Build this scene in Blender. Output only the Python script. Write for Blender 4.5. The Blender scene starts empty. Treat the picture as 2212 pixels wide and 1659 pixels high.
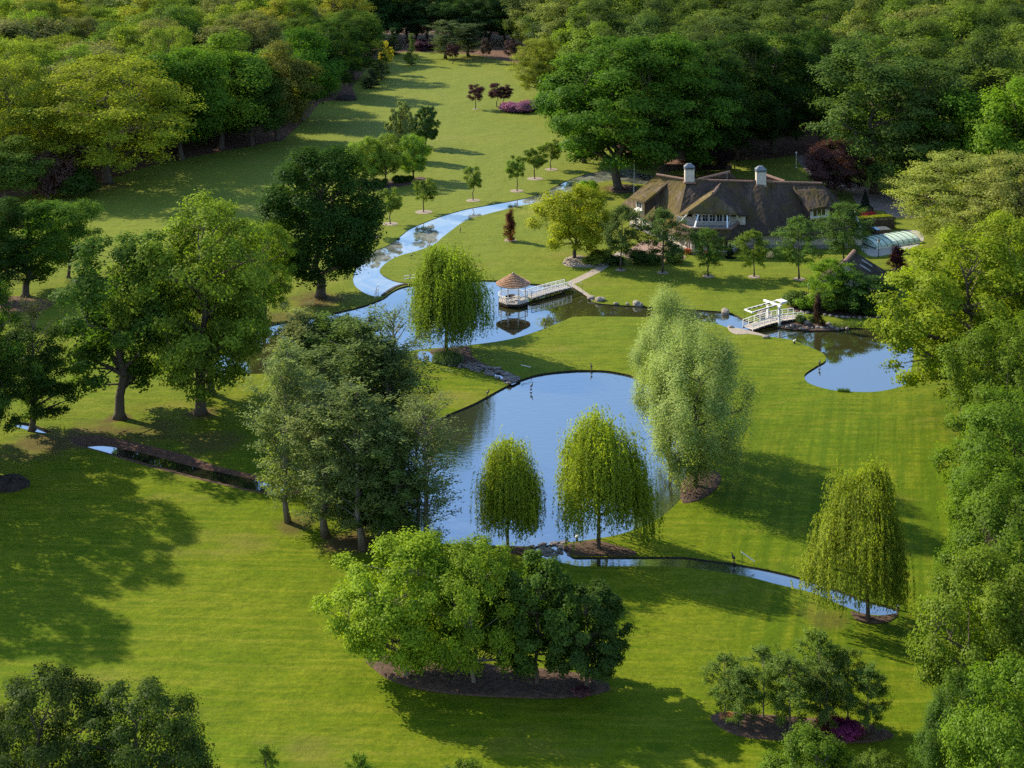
import bpy, math, random
import numpy as np
from mathutils import Vector, Matrix
from mathutils.geometry import delaunay_2d_cdt

# ------------------------------------------------------------------ camera, light, exposure
SC = bpy.context.scene
COL = SC.collection
CAM_H = 64.0                 # drone height above the lawn, metres
F = 3041.5                   # focal length measured on the 2212 px wide photograph
CX, YH = 1106.0, -258.0      # principal column and horizon row of the photograph
cam = bpy.data.cameras.new('camera')
cam_o = bpy.data.objects.new('camera', cam)
COL.objects.link(cam_o)
cam_o.location = (0, 0, CAM_H)
cam_o.rotation_euler = (math.radians(90), 0, 0)
cam.sensor_width = 36.0
cam.lens = 36.0 * F / 2212.0
cam.shift_y = -(829.5 - YH) / 2212.0
cam.clip_start, cam.clip_end = 1.0, 4000.0
SC.camera = cam_o

SUN_EL, SHADOW_TURN = 33.0, 33.0          # shadows run to the right and towards the viewer
world = bpy.data.worlds.new('World')
SC.world = world
world.use_nodes = True
wn = world.node_tree
sky = wn.nodes.new('ShaderNodeTexSky')
sky.sky_type = 'NISHITA'
sky.sun_disc = False
sky.sun_elevation = math.radians(SUN_EL)
sky.sun_rotation = math.radians(-(90 - SHADOW_TURN))
sky.air_density, sky.dust_density, sky.ozone_density = 1.0, 0.25, 1.6
bg = wn.nodes['Background']
bg.inputs['Strength'].default_value = 0.15
wn.links.new(sky.outputs[0], bg.inputs['Color'])
sun = bpy.data.lights.new('sun', 'SUN')
sun.energy, sun.angle, sun.color = 4.3, math.radians(0.55), (1.0, 0.88, 0.66)
sun_o = bpy.data.objects.new('sun', sun)
COL.objects.link(sun_o)
a = math.radians(SHADOW_TURN)
sdir = Vector((math.cos(a), -math.sin(a), -math.tan(math.radians(SUN_EL))))
sun_o.rotation_euler = sdir.to_track_quat('-Z', 'Y').to_euler()
sun_o.location = (-80, 60, 120)
SC.view_settings.view_transform = 'Standard'
SC.view_settings.look = 'None'
SC.view_settings.exposure = 1.17
SC.view_settings.gamma = 1.0
SC.view_settings.use_curve_mapping = False
cy = SC.cycles
cy.max_bounces, cy.diffuse_bounces, cy.glossy_bounces = 5, 3, 2
cy.transmission_bounces, cy.transparent_max_bounces, cy.volume_bounces = 4, 4, 0
cy.caustics_reflective = cy.caustics_refractive = False
cy.use_denoising = False
cy.sample_clamp_indirect = 4.0

# ------------------------------------------------------------------ helpers
def gp(x, y, z=0.0):
    """photograph pixel -> world point at height z"""
    d = (CAM_H - z) * F / (y - YH)
    return Vector(((x - CX) / F * d, d, z))
def gd(x, y, d):
    """photograph pixel at a known depth"""
    return Vector(((x - CX) / F * d, d, CAM_H - d * (y - YH) / F))
def mpp(y):
    return CAM_H / (y - YH)

def setp(o, label=None, cat=None, group=None, kind=None):
    if label: o['label'] = label
    if cat: o['category'] = cat
    if group: o['group'] = group
    if kind: o['kind'] = kind
    return o
def empty(name, loc, label=None, cat=None, group=None, rz=0.0):
    o = bpy.data.objects.new(name, None)
    o.empty_display_size = 0.5
    COL.objects.link(o)
    o.location = loc
    o.rotation_euler = (0, 0, rz)
    return setp(o, label, cat, group)
def link(name, me, parent=None, mat=None):
    o = bpy.data.objects.new(name, me)
    COL.objects.link(o)
    if mat is not None and not me.materials:
        me.materials.append(mat)
    if parent is not None:
        o.parent = parent
    return o
def np_mesh(name, verts, quads=None, tris=None, mat=None, smooth=False):
    me = bpy.data.meshes.new(name)
    verts = np.asarray(verts, np.float32)
    idx, sizes = [], []
    if quads is not None and len(quads):
        idx.append(np.asarray(quads, np.int32).ravel()); sizes.append(np.full(len(quads), 4, np.int32))
    if tris is not None and len(tris):
        idx.append(np.asarray(tris, np.int32).ravel()); sizes.append(np.full(len(tris), 3, np.int32))
    idx = np.concatenate(idx); sizes = np.concatenate(sizes)
    me.vertices.add(len(verts)); me.vertices.foreach_set('co', verts.ravel())
    me.loops.add(len(idx)); me.loops.foreach_set('vertex_index', idx)
    me.polygons.add(len(sizes))
    starts = np.concatenate([[0], np.cumsum(sizes)[:-1]]).astype(np.int32)
    me.polygons.foreach_set('loop_start', starts)
    me.polygons.foreach_set('loop_total', sizes)
    me.update(calc_edges=True)
    if smooth:
        me.polygons.foreach_set('use_smooth', np.ones(len(sizes), bool))
    if mat is not None:
        me.materials.append(mat)
    return me

class MB:
    """collects simple solids and builds them as one mesh"""
    def __init__(s):
        s.v, s.f = [], []
    def add(s, vs, fs):
        n = len(s.v)
        s.v += [tuple(v) for v in vs]
        s.f += [tuple(i + n for i in f) for f in fs]
        return s
    def box(s, c, size, rz=0.0, rx=0.0):
        m = Matrix.Translation(c) @ Matrix.Rotation(rz, 4, 'Z') @ Matrix.Rotation(rx, 4, 'X')
        hx, hy, hz = size[0] / 2, size[1] / 2, size[2] / 2
        vs = [m @ Vector((i * hx, j * hy, k * hz)) for i, j, k in
              ((-1,-1,-1),(1,-1,-1),(1,1,-1),(-1,1,-1),(-1,-1,1),(1,-1,1),(1,1,1),(-1,1,1))]
        return s.add(vs, [(3,2,1,0),(4,5,6,7),(0,1,5,4),(1,2,6,5),(2,3,7,6),(3,0,4,7)])
    def beam(s, p, q, w, h, up=(0, 0, 1)):
        p, q = Vector(p), Vector(q)
        d = (q - p)
        side = d.cross(Vector(up))
        if side.length < 1e-5: side = Vector((1, 0, 0))
        side.normalize(); u = side.cross(d).normalized()
        a_, b_ = side * w / 2, u * h / 2
        vs = [p - a_ - b_, p + a_ - b_, p + a_ + b_, p - a_ + b_, q - a_ - b_, q + a_ - b_, q + a_ + b_, q - a_ + b_]
        return s.add(vs, [(0,1,2,3),(7,6,5,4),(0,4,5,1),(1,5,6,2),(2,6,7,3),(3,7,4,0)])
    def tube(s, pts, rs, n=7, cap=True):
        pts = [Vector(p) for p in pts]
        rings = []
        ref = Vector((0.3, 0.9, 0.1))
        for i, p in enumerate(pts):
            d = (pts[min(i + 1, len(pts) - 1)] - pts[max(i - 1, 0)])
            if d.length < 1e-6: d = Vector((0, 0, 1))
            d.normalize()
            x = d.cross(ref)
            if x.length < 1e-3: x = d.cross(Vector((1, 0, 0)))
            x.normalize(); y = d.cross(x)
            r = rs[i] if hasattr(rs, '__len__') else rs
            rings.append([p + (x * math.cos(2*math.pi*k/n) + y * math.sin(2*math.pi*k/n)) * r for k in range(n)])
        vs = [v for r in rings for v in r]
        fs = []
        for i in range(len(pts) - 1):
            for k in range(n):
                a_, b_ = i*n + k, i*n + (k+1) % n
                fs.append((a_, b_, b_ + n, a_ + n))
        if cap:
            fs.append(tuple(range(n))[::-1]); fs.append(tuple((len(pts)-1)*n + k for k in range(n)))
        return s.add(vs, fs)
    def lathe(s, c, prof, n=12):
        c = Vector(c)
        return s.tube([c + Vector((0, 0, z)) for r, z in prof], [max(r, 1e-3) for r, z in prof], n)
    def poly(s, pts, thick=None):
        n = len(pts)
        if thick is None:
            return s.add(pts, [tuple(range(n))])
        lo = [Vector(p) - Vector((0, 0, thick)) for p in pts]
        fs = [tuple(range(n)), tuple(range(2*n-1, n-1, -1))]
        for i in range(n):
            j = (i + 1) % n
            fs.append((j, i, n + i, n + j))
        return s.add(list(pts) + lo, fs)
    def build(s, name, mat, parent=None, smooth=False, origin=None):
        me = bpy.data.meshes.new(name)
        v = s.v
        if origin is not None:
            ox = Vector(origin); v = [tuple(Vector(p) - ox) for p in v]
        me.from_pydata(v, [], s.f)
        me.update()
        if smooth:
            for p in me.polygons: p.use_smooth = True
        me.materials.append(mat)
        return link(name, me, parent)

def catmull(pts, sub=6, closed=True):
    P = [Vector(p) for p in pts]
    n = len(P); out = []
    rng_ = range(n) if closed else range(n - 1)
    for i in rng_:
        if closed:
            a_, b_, c_, d_ = P[(i-1) % n], P[i], P[(i+1) % n], P[(i+2) % n]
        else:
            a_, b_, c_, d_ = P[max(i-1, 0)], P[i], P[i+1], P[min(i+2, n-1)]
        for k in range(sub):
            t = k / sub
            out.append(0.5 * ((2*b_) + (c_-a_)*t + (2*a_-5*b_+4*c_-d_)*t*t + (-a_+3*b_-3*c_+d_)*t**3))
    if not closed: out.append(P[-1])
    return out
def inside(x, y, poly):
    c = False; n = len(poly); j = n - 1
    for i in range(n):
        xi, yi, xj, yj = poly[i][0], poly[i][1], poly[j][0], poly[j][1]
        if (yi > y) != (yj > y) and x < (xj - xi) * (y - yi) / (yj - yi + 1e-12) + xi:
            c = not c
        j = i
    return c

# ------------------------------------------------------------------ materials
def new_mat(name):
    m = bpy.data.materials.new(name)
    m.use_nodes = True
    nt = m.node_tree
    return m, nt, nt.nodes, nt.links, nt.nodes['Principled BSDF']
def ramp(nodes, stops):
    r = nodes.new('ShaderNodeValToRGB')
    e = r.color_ramp.elements
    e[0].position, e[0].color = stops[0][0], (*stops[0][1], 1)
    e[1].position, e[1].color = stops[-1][0], (*stops[-1][1], 1)
    for p, c in stops[1:-1]:
        k = e.new(p); k.color = (*c, 1)
    return r
def surf(name, c1, c2, scale=3.0, rough=0.8, bump=0.0, bscale=None, detail=6, metal=0.0, spec=0.3, stretch=None, lo=0.3, hi=0.7):
    m, nt, N, L, p = new_mat(name)
    tc = N.new('ShaderNodeTexCoord'); src = tc.outputs['Object']
    if stretch:
        mp = N.new('ShaderNodeMapping'); mp.inputs['Scale'].default_value = stretch
        L.new(src, mp.inputs[0]); src = mp.outputs[0]
    nz = N.new('ShaderNodeTexNoise'); nz.inputs['Scale'].default_value = scale
    nz.inputs['Detail'].default_value = detail; nz.inputs['Roughness'].default_value = 0.65
    L.new(src, nz.inputs['Vector'])
    r = ramp(N, [(lo, c1), (hi, c2)])
    L.new(nz.outputs['Fac'], r.inputs[0]); L.new(r.outputs[0], p.inputs['Base Color'])
    p.inputs['Roughness'].default_value = rough
    p.inputs['Metallic'].default_value = metal
    p.inputs['Specular IOR Level'].default_value = spec
    if bump:
        n2 = N.new('ShaderNodeTexNoise'); n2.inputs['Scale'].default_value = bscale or scale * 4
        n2.inputs['Detail'].default_value = 8
        L.new(src, n2.inputs['Vector'])
        b = N.new('ShaderNodeBump'); b.inputs['Strength'].default_value = bump; b.inputs['Distance'].default_value = 0.05
        L.new(n2.outputs['Fac'], b.inputs['Height']); L.new(b.outputs[0], p.inputs['Normal'])
    return m

def leaf_material(name, transl=0.50, gloss=0.004):
    m, nt, N, L, p = new_mat(name)
    N.remove(p)
    out = N['Material Output']
    oi = N.new('ShaderNodeObjectInfo')
    at = N.new('ShaderNodeAttribute'); at.attribute_name = 'tone'
    hsv = N.new('ShaderNodeHueSaturation')
    mr = N.new('ShaderNodeMapRange'); mr.inputs[3].default_value = 0.55; mr.inputs[4].default_value = 1.5
    L.new(at.outputs['Fac'], mr.inputs[0]); L.new(mr.outputs[0], hsv.inputs['Value'])
    mh = N.new('ShaderNodeMapRange'); mh.inputs[3].default_value = 0.510; mh.inputs[4].default_value = 0.492
    L.new(at.outputs['Fac'], mh.inputs[0]); L.new(mh.outputs[0], hsv.inputs['Hue'])
    L.new(oi.outputs['Color'], hsv.inputs['Color'])
    d = N.new('ShaderNodeBsdfDiffuse'); L.new(hsv.outputs[0], d.inputs['Color'])
    t = N.new('ShaderNodeBsdfTranslucent')
    mx = N.new('ShaderNodeMixRGB'); mx.blend_type = 'MULTIPLY'; mx.inputs[0].default_value = 1.0
    mx.inputs[2].default_value = (1.12, 1.2, 0.42, 1)
    L.new(hsv.outputs[0], mx.inputs[1]); L.new(mx.outputs[0], t.inputs['Color'])
    m1 = N.new('ShaderNodeMixShader'); m1.inputs[0].default_value = transl
    L.new(d.outputs[0], m1.inputs[1]); L.new(t.outputs[0], m1.inputs[2])
    g = N.new('ShaderNodeBsdfGlossy'); g.inputs['Roughness'].default_value = 0.45
    g.inputs['Color'].default_value = (0.9, 0.95, 1.0, 1)
    m2 = N.new('ShaderNodeMixShader'); m2.inputs[0].default_value = gloss
    L.new(m1.outputs[0], m2.inputs[1]); L.new(g.outputs[0], m2.inputs[2])
    L.new(m2.outputs[0], out.inputs['Surface'])
    return m
LEAF = leaf_material('leaf')
BARK = surf('bark', (0.045, 0.033, 0.024), (0.12, 0.095, 0.07), 6, 0.9, 0.5, 14, stretch=(3, 3, 0.5))
BARK_GREY = surf('bark_grey', (0.09, 0.075, 0.06), (0.22, 0.19, 0.155), 5, 0.9, 0.4, 12, stretch=(3, 3, 0.5))
# ------------------------------------------------------------------ foliage builders
def norm(a):
    return a / np.maximum(np.linalg.norm(a, axis=1, keepdims=True), 1e-9)
def leaf_mesh(name, C, Nn, size, aspect, tone, R, Tdir=None, fold=0.12):
    """one bent diamond per leaf spray"""
    n = len(C)
    Nn = norm(Nn)
    if Tdir is None:
        Tdir = R.normal(size=(n, 3))
    T = Tdir - Nn * np.sum(Tdir * Nn, axis=1, keepdims=True)
    T = norm(T); B = np.cross(Nn, T)
    s = (size * R.uniform(0.65, 1.35, n))[:, None]
    l, w = s * 0.5, s * 0.5 * aspect
    V = np.empty((n, 4, 3), np.float32)
    V[:, 0] = C - T * l
    V[:, 1] = C + B * w - Nn * s * fold
    V[:, 2] = C + T * l
    V[:, 3] = C - B * w - Nn * s * fold
    q = np.arange(n * 4, dtype=np.int32).reshape(n, 4)
    me = np_mesh(name, V.reshape(-1, 3), q, None, LEAF)
    at = me.attributes.new('tone', 'FLOAT', 'FACE')
    at.data.foreach_set('value', np.clip(tone, 0, 1).astype(np.float32))
    return me

def clump_crown(seed, H, cb, R0, prof, nc, rc, n_leaf, size, aspect=0.62, flat=0.75, shell=0.62, lobe=0.2,
                up=0.55, inner=0.12, hang=0.0, jit=0.12):
    """leaf positions for a crown built from branch-end clumps; prof(t) = relative radius from crown base to top"""
    R = np.random.default_rng(seed)
    ts, cc = [], []
    ph = R.uniform(0, 6.28, 3)
    while len(cc) < nc:
        t = R.uniform(0, 1)
        pr = prof(t)
        if R.uniform() > 0.25 + 0.75 * pr: continue
        a = R.uniform(0, 6.28)
        lb = 1 + lobe * (0.6 * math.sin(2*a + ph[0] + 2*t) + 0.5 * math.sin(3*a + ph[1] - 3*t) + 0.4 * math.sin(5*a + ph[2]))
        rad = R0 * pr * lb * (shell + (1 - shell) * R.uniform() ** 0.7) * (1 if R.uniform() > 0.15 else 0.6)
        p = np.array([math.cos(a) * rad, math.sin(a) * rad, cb + (H - cb) * t])
        if cc and min(np.linalg.norm((p - q) * (1, 1, 1.2)) for q in cc) < rc * 0.55 and R.uniform() < 0.8: continue
        cc.append(p)
    cc = np.array(cc)
    rcs = rc * R.uniform(0.65, 1.35, nc)
    w = rcs ** 2; w /= w.sum()
    ci = R.choice(nc, n_leaf, p=w)
    d = norm(R.normal(size=(n_leaf, 3)))
    low = (d[:, 2] < -0.2) & (R.uniform(size=n_leaf) < 0.6)
    d[low, 2] *= -1
    rr = R.uniform(size=n_leaf) ** (1 / 2.6)
    off = d * (rcs[ci] * rr)[:, None] * np.array([1, 1, flat])
    # ragged clump surface: sub-tufts
    off *= (1 + 0.28 * np.sin(d[:, 0:1] * 9 + ci[:, None]) * np.sin(d[:, 1:2] * 8 + 2 * ci[:, None]))
    P = cc[ci] + off + R.normal(size=(n_leaf, 3)) * rc * jit
    if hang:
        P[:, 2] -= hang * R.uniform(size=n_leaf) ** 2 * (R.uniform(size=n_leaf) < 0.5)
    ctr = np.array([0, 0, cb + (H - cb) * 0.45])
    Nn = d * 0.75 + norm(P - ctr) * 0.75 + np.array([0, 0, up * .8]) + R.normal(size=(n_leaf, 3)) * 0.38
    ctone = R.uniform(0.25, 0.75, nc)
    tone = ctone[ci] + R.normal(size=n_leaf) * 0.16
    ni = int(n_leaf * inner)
    if ni:                                   # sparse leaves along the limbs inside the crown
        k = R.choice(nc, ni)
        u = R.uniform(0.35, 0.9, ni)[:, None]
        Q = (cc[k] - ctr * np.array([1, 1, .8])) * u + ctr * np.array([1, 1, .8]) + R.normal(size=(ni, 3)) * rc * 0.4
        P = np.vstack([P, Q]); Nn = np.vstack([Nn, R.normal(size=(ni, 3)) + (0, 0, .6)])
        tone = np.concatenate([tone, R.uniform(0.2, 0.6, ni)])
    Z = np.maximum(P[:, 2], 0.3); P[:, 2] = Z
    return P, Nn, tone, cc, R, size, aspect

def woody(name, H, cb, r0, cc, R, mat, nmain=9, sub=True, top=0.86, fork=0.0, limb=0.36, sides=7, minz=None, wobble=1.0):
    """tapered trunk with curved limbs out to the clumps"""
    mb = MB()
    n = 9
    wob = R.normal(size=(n, 2)) * 0.018 * H * wobble; wob[0] = 0; wob[1] *= .3
    zs = np.linspace(0, H * top, n)
    tp = [Vector((wob[i, 0], wob[i, 1], zs[i])) for i in range(n)]
    tr = [r0 * (1.45 if i == 0 else 1.0) * (1 - 0.93 * (i / (n - 1))) + 0.015 for i in range(n)]
    tp.insert(1, Vector((0, 0, 0.05 * H * .6))); tr.insert(1, r0 * 1.04)
    mb.tube(tp, tr, sides)
    def trunk_at(z):
        for i in range(len(tp) - 1):
            if tp[i+1].z >= z:
                f = (z - tp[i].z) / max(tp[i+1].z - tp[i].z, 1e-4)
                return tp[i].lerp(tp[i+1], f), tr[i] * (1 - f) + tr[i+1] * f
        return tp[-1], tr[-1]
    order = list(R.permutation(len(cc)))
    mains, rest = order[:nmain], order[nmain:]
    samples = []
    def limb_path(base, tip, sag):
        c = base.lerp(tip, 0.5); c.z += sag
        hor = Vector((tip.x - base.x, tip.y - base.y, 0)) * 0.12
        c += hor
        return [base * (1-t)**2 + c * 2*t*(1-t) + tip * t*t for t in (0, .2, .42, .65, .85, 1)]
    for k in mains:
        tip = Vector(cc[k])
        zb = max(cb * 0.85, min(tip.z - 0.25 * math.hypot(tip.x, tip.y) - 0.08 * H, H * top * 0.9))
        zb = max(zb, cb * 0.6)
        b, r = trunk_at(zb)
        path = limb_path(b, tip, 0.04 * H)
        rb = min(r * 0.75, r0 * limb * 1.4)
        rs = [rb * (1 - t) + 0.02 for t in (0, .2, .42, .65, .85, 1)]
        mb.tube(path, rs, 5, False)
        samples += list(zip(path[1:5], rs[1:5]))
    if sub and samples:
        for k in rest:
            tip = Vector(cc[k])
            p, r = min(samples, key=lambda s: (s[0] - tip).length + (2.0 if s[0].z > tip.z else 0))
            path = limb_path(p, tip, 0.01 * H)
            rs = [max(r * 0.6 * (1 - t), 0.015) for t in (0, .2, .42, .65, .85, 1)]
            mb.tube(path[::2] + [path[-1]], rs[::2] + [0.012], 4, False)
    me = bpy.data.meshes.new(name)
    me.from_pydata(mb.v, [], mb.f); me.update()
    for p in me.polygons: p.use_smooth = True
    me.materials.append(mat)
    return me

PROTO = {}
def proto(kind, H, cb, R0, prof, nc, rc, n_leaf, size, seeds=(1,), r0=0.3, bark=None, nmain=9, wood=True, **kw):
    wkw = {k: kw.pop(k) for k in ('top', 'limb', 'sub', 'sides') if k in kw}
    for s in seeds:
        P, Nn, tone, cc, R, sz, asp = clump_crown(s * 77 + len(PROTO), H, cb, R0, prof, nc, rc, n_leaf, size, **kw)
        cm = leaf_mesh('crown', P, Nn, sz, asp, tone, R)
        tm = woody('trunk', H, cb, r0, cc, R, bark or BARK, nmain, **wkw) if wood else None
        ext = np.percentile(np.abs(P[:, :2]), 96)
        PROTO.setdefault(kind, []).append((cm, tm, H + rc * 0.35, ext * 2))

def feather(kind, H, cb, R0, prof, nbr, ntw, n_leaf, size, seeds, r0, bark=None, aspect=.4, rise=.75, sig=.16, droop=.25, top=.93, bare=0.0, inner=.30):
    """open crown of slender ascending branches; leaves sit in sprays along the twigs"""
    for s in seeds:
        R = np.random.default_rng(s * 31 + 5)
        mb = MB(); n = 9
        wob = np.cumsum(R.normal(size=(n, 2)) * .004 * H, 0); wob[0] = 0
        zs = np.linspace(0, H * top, n)
        tp = [Vector((wob[i, 0], wob[i, 1], zs[i])) for i in range(n)]
        tr = [r0 * (1.35 if i == 0 else 1) * (1 - .92 * i / (n - 1)) + .012 for i in range(n)]
        mb.tube(tp, tr, 6)
        S, E, W = [], [], []
        for i in range(nbr):
            t = (i + R.uniform(.1, .9)) / nbr
            zb = cb + (H * .90 - cb) * t
            k = min(int(zb / (H * top) * (n - 1)), n - 2); f = zb / (H * top) * (n - 1) - k
            b = tp[k].lerp(tp[k + 1], f)
            L = R0 * prof(t) * R.uniform(.55, 1.2) * 1.1
            a = i * 2.399 + R.normal() * .5
            up = rise * R.uniform(.6, 1.35) * (.55 + .9 * t)
            d = Vector((math.cos(a), math.sin(a), up)).normalized()
            pts = [b + d * (L * u) + Vector((0, 0, (.18 - droop * u) * L * u)) for u in (0, .33, .66, 1)]
            mb.tube(pts, [max(r0 * .30 * (1 - t * .6), .02), r0 * .17 + .01, r0 * .09 + .008, .008], 4, False)
            if R.uniform() < bare: continue
            for j in range(ntw):
                u = R.uniform(inner, 1.0); q = int(min(u * 3, 2.999)); fu = u * 3 - q
                p0 = pts[q].lerp(pts[q + 1], fu)
                td = (d + Vector(R.normal(size=3)) * .55); td.z -= droop * .6; td.normalize()
                tl = L * R.uniform(.14, .36) + .25
                S.append(p0); E.append(p0 + td * tl); W.append(tl)
        S = np.array(S); E = np.array(E); W = np.array(W); W = W / W.sum()
        k = R.choice(len(S), n_leaf, p=W); u = R.uniform(0, 1.05, n_leaf)[:, None]
        P = S[k] * (1 - u) + E[k] * u + R.normal(size=(n_leaf, 3)) * sig * np.array([1, 1, .7])
        P[:, 2] -= (u[:, 0] ** 2) * sig * droop * 2
        P[:, 2] = np.maximum(P[:, 2], .25)
        Nn = np.array([0, 0, .5]) + norm(P - np.array([0, 0, H * .45])) * .6 + R.normal(size=(n_leaf, 3)) * .5
        Td = norm(E - S)[k] + R.normal(size=(n_leaf, 3)) * .5
        tw = R.uniform(.25, .75, len(S))
        cm = leaf_mesh('crown', P, Nn, size, aspect, tw[k] + R.normal(size=n_leaf) * .15, R, Td)
        tm = bpy.data.meshes.new('trunk'); tm.from_pydata(mb.v, [], mb.f); tm.update()
        for p_ in tm.polygons: p_.use_smooth = True
        tm.materials.append(bark or BARK)
        PROTO.setdefault(kind, []).append((cm, tm, float(np.percentile(P[:, 2], 99.7)), float(np.percentile(np.abs(P[:, :2]), 96) * 2)))
dome = lambda t: math.sqrt(max(0, 1 - (max(t - .38, 0) / .64) ** 2)) * min(1, 0.62 + t * 1.0)
oval = lambda t: math.sqrt(max(0.0, 1 - ((t - .45) / .57) ** 2))
cone = lambda t: max(0.06, (1 - t) ** 0.8) * min(1, .55 + t * 3)
tall = lambda t: (max(0, 1 - (max(t - .3, 0) / .72) ** 2.2)) ** 0.5 * min(1, 0.7 + t)
drop = lambda t: max(0.08, math.sin(math.pi * min(1, (t * 0.82 + 0.16))) ** 0.8)
egg = lambda t: max(.05, (1 - min(1, max(0, (t - .30) / .72)) ** 2.3)) ** .62 * min(1, .42 + t * 2.0)

# forest giants (far, seen from above)
proto('forest_oak', 22, 5, 6.6, dome, 46, 2.3, 23000, .47, (1, 2, 3), .42, flat=.8, lobe=.3, jit=.10)
proto('forest_beech', 27, 4, 6.4, tall, 120, 1.45, 22000, .42, (4, 5), .4, aspect=.5, flat=.55, hang=1.2, lobe=.16)
proto('robinia', 24, 4.5, 8.5, dome, 210, 1.15, 34000, .34, (6, 60), .42, aspect=.5, flat=.45, lobe=.18, jit=.3)
# specimens
proto('dark_oak', 21, 3.6, 6.6, oval, 190, 1.25, 44000, .36, (7,), .55, flat=.85, lobe=.08, shell=.8, jit=.14)
proto('open_oak', 21, 3.5, 8.2, dome, 150, 1.1, 30000, .33, (8, 9), .52, flat=.6, lobe=.28, inner=.22, nmain=18, limb=.46, jit=.2)
proto('slim_oak', 21, 3.4, 5.2, oval, 72, 1.25, 20000, .36, (10,), .45, flat=.75, lobe=.3, inner=.18, nmain=14, limb=.4)
proto('great_oak', 28, 5, 9.5, dome, 165, 1.65, 44000, .44, (11, 12), .55, flat=.62, lobe=.3, nmain=16, jit=.16)
proto('near_oak', 18, 3, 7.0, dome, 190, 1.05, 54000, .255, (61, 62), .4, flat=.7, lobe=.32, jit=.2, shell=.7)
feather('wispy', 17, 1.4, 3.3, oval, 62, 8, 14500, .22, (13, 14, 15), .2, BARK_GREY, .42, 1.7, .18, .12, inner=.2)
feather('sparse', 17, 1.4, 3.6, oval, 56, 7, 6200, .21, (17,), .19, BARK_GREY, .42, 1.2, .20, .16, inner=.25)
proto('maple', 10, 1.8, 4.3, dome, 170, .58, 43000, .165, (16, 17), .17, BARK_GREY, aspect=.8, flat=.95, lobe=.22, jit=.26, shell=.7)
proto('chestnut', 9.5, 2.0, 3.4, tall, 120, .52, 24000, .24, (18, 19), .17, aspect=.7, flat=.9, lobe=.2, jit=.14, shell=.75)
proto('standard', 7.5, 2.9, 1.9, tall, 34, .52, 5200, .22, (20, 21), .10, aspect=.7, flat=.95, lobe=.2, nmain=6)
feather('ash', 8.5, 2.0, 2.7, drop, 46, 8, 13000, .20, (22, 23, 24), .11, None, .45, .55, .17, .42)
feather('pinnate', 8.0, 1.3, 2.3, drop, 38, 7, 10500, .20, (25, 26, 27), .08, BARK_GREY, .42, .6, .15, .30)
proto('round_tree', 9, 1.8, 4.2, dome, 90, .75, 20000, .23, (28, 29), .2, aspect=.6, flat=.7, lobe=.2, inner=.25, jit=.25)
feather('alder', 14, 2.0, 4.4, dome, 72, 10, 28000, .26, (51, 52), .22, None, .6, .9, .24, .18, inner=.25)
proto('silver', 17, 1.8, 5.0, egg, 120, 1.0, 58000, .22, (30, 31), .24, aspect=.38, flat=2.1, lobe=.28, jit=.16, shell=.70, up=.9)
proto('bush', 1.5, .25, 1.05, dome, 30, .38, 4200, .15, (32, 33), .05, flat=.9, nmain=4)
feather('bare', 15, 4.5, 3.0, oval, 46, 6, 3200, .18, (34,), .17, BARK_GREY, .45, 1.3, .22, .1, bare=.45)
proto('conifer', 8, .3, 1.6, cone, 70, .42, 9000, .16, (35,), .12, aspect=.3, flat=.6, lobe=.12, up=.1)
proto('weeper', 4.6, .2, .62, lambda t: 1.1 - .7 * t, 30, .32, 3600, .20, (36,), .09, aspect=.35, flat=1.5, lobe=.35, hang=.5, up=0)

def topiary(H, R0, n=5200, seed=3, nm='foliage'):
    R = np.random.default_rng(seed)
    t = 1 - np.sqrt(R.uniform(0, 1, n)); a = R.uniform(0, 6.283, n)
    r = R0 * (1 - t) * (1 + R.normal(size=n) * .03) + .03
    P = np.stack([np.cos(a) * r, np.sin(a) * r, t * H + .02], 1)
    Nn = np.stack([np.cos(a), np.sin(a), np.full(n, .35)], 1) + R.normal(size=(n, 3)) * .4
    return leaf_mesh(nm, P, Nn, .13, .6, R.uniform(.2, .7, n), R)
def hedge_mesh(sx, sy, sz, n, seed=3, size=.16):
    R = np.random.default_rng(seed)
    P = R.uniform(-.5, .5, (n, 3)); ax = R.choice(3, n, p=[.2, .2, .6])
    P[np.arange(n), ax] = np.sign(P[np.arange(n), ax]) * .5
    P[:, 2] = np.abs(P[:, 2]) * (ax == 2) + P[:, 2] * (ax != 2)
    Nn = np.sign(P) * np.eye(3)[ax] + R.normal(size=(n, 3)) * .5
    P = P * (sx, sy, sz) + R.normal(size=(n, 3)) * .04; P[:, 2] += sz / 2
    return leaf_mesh('foliage', P, Nn, size, .6, R.uniform(.2, .8, n), R)

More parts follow.
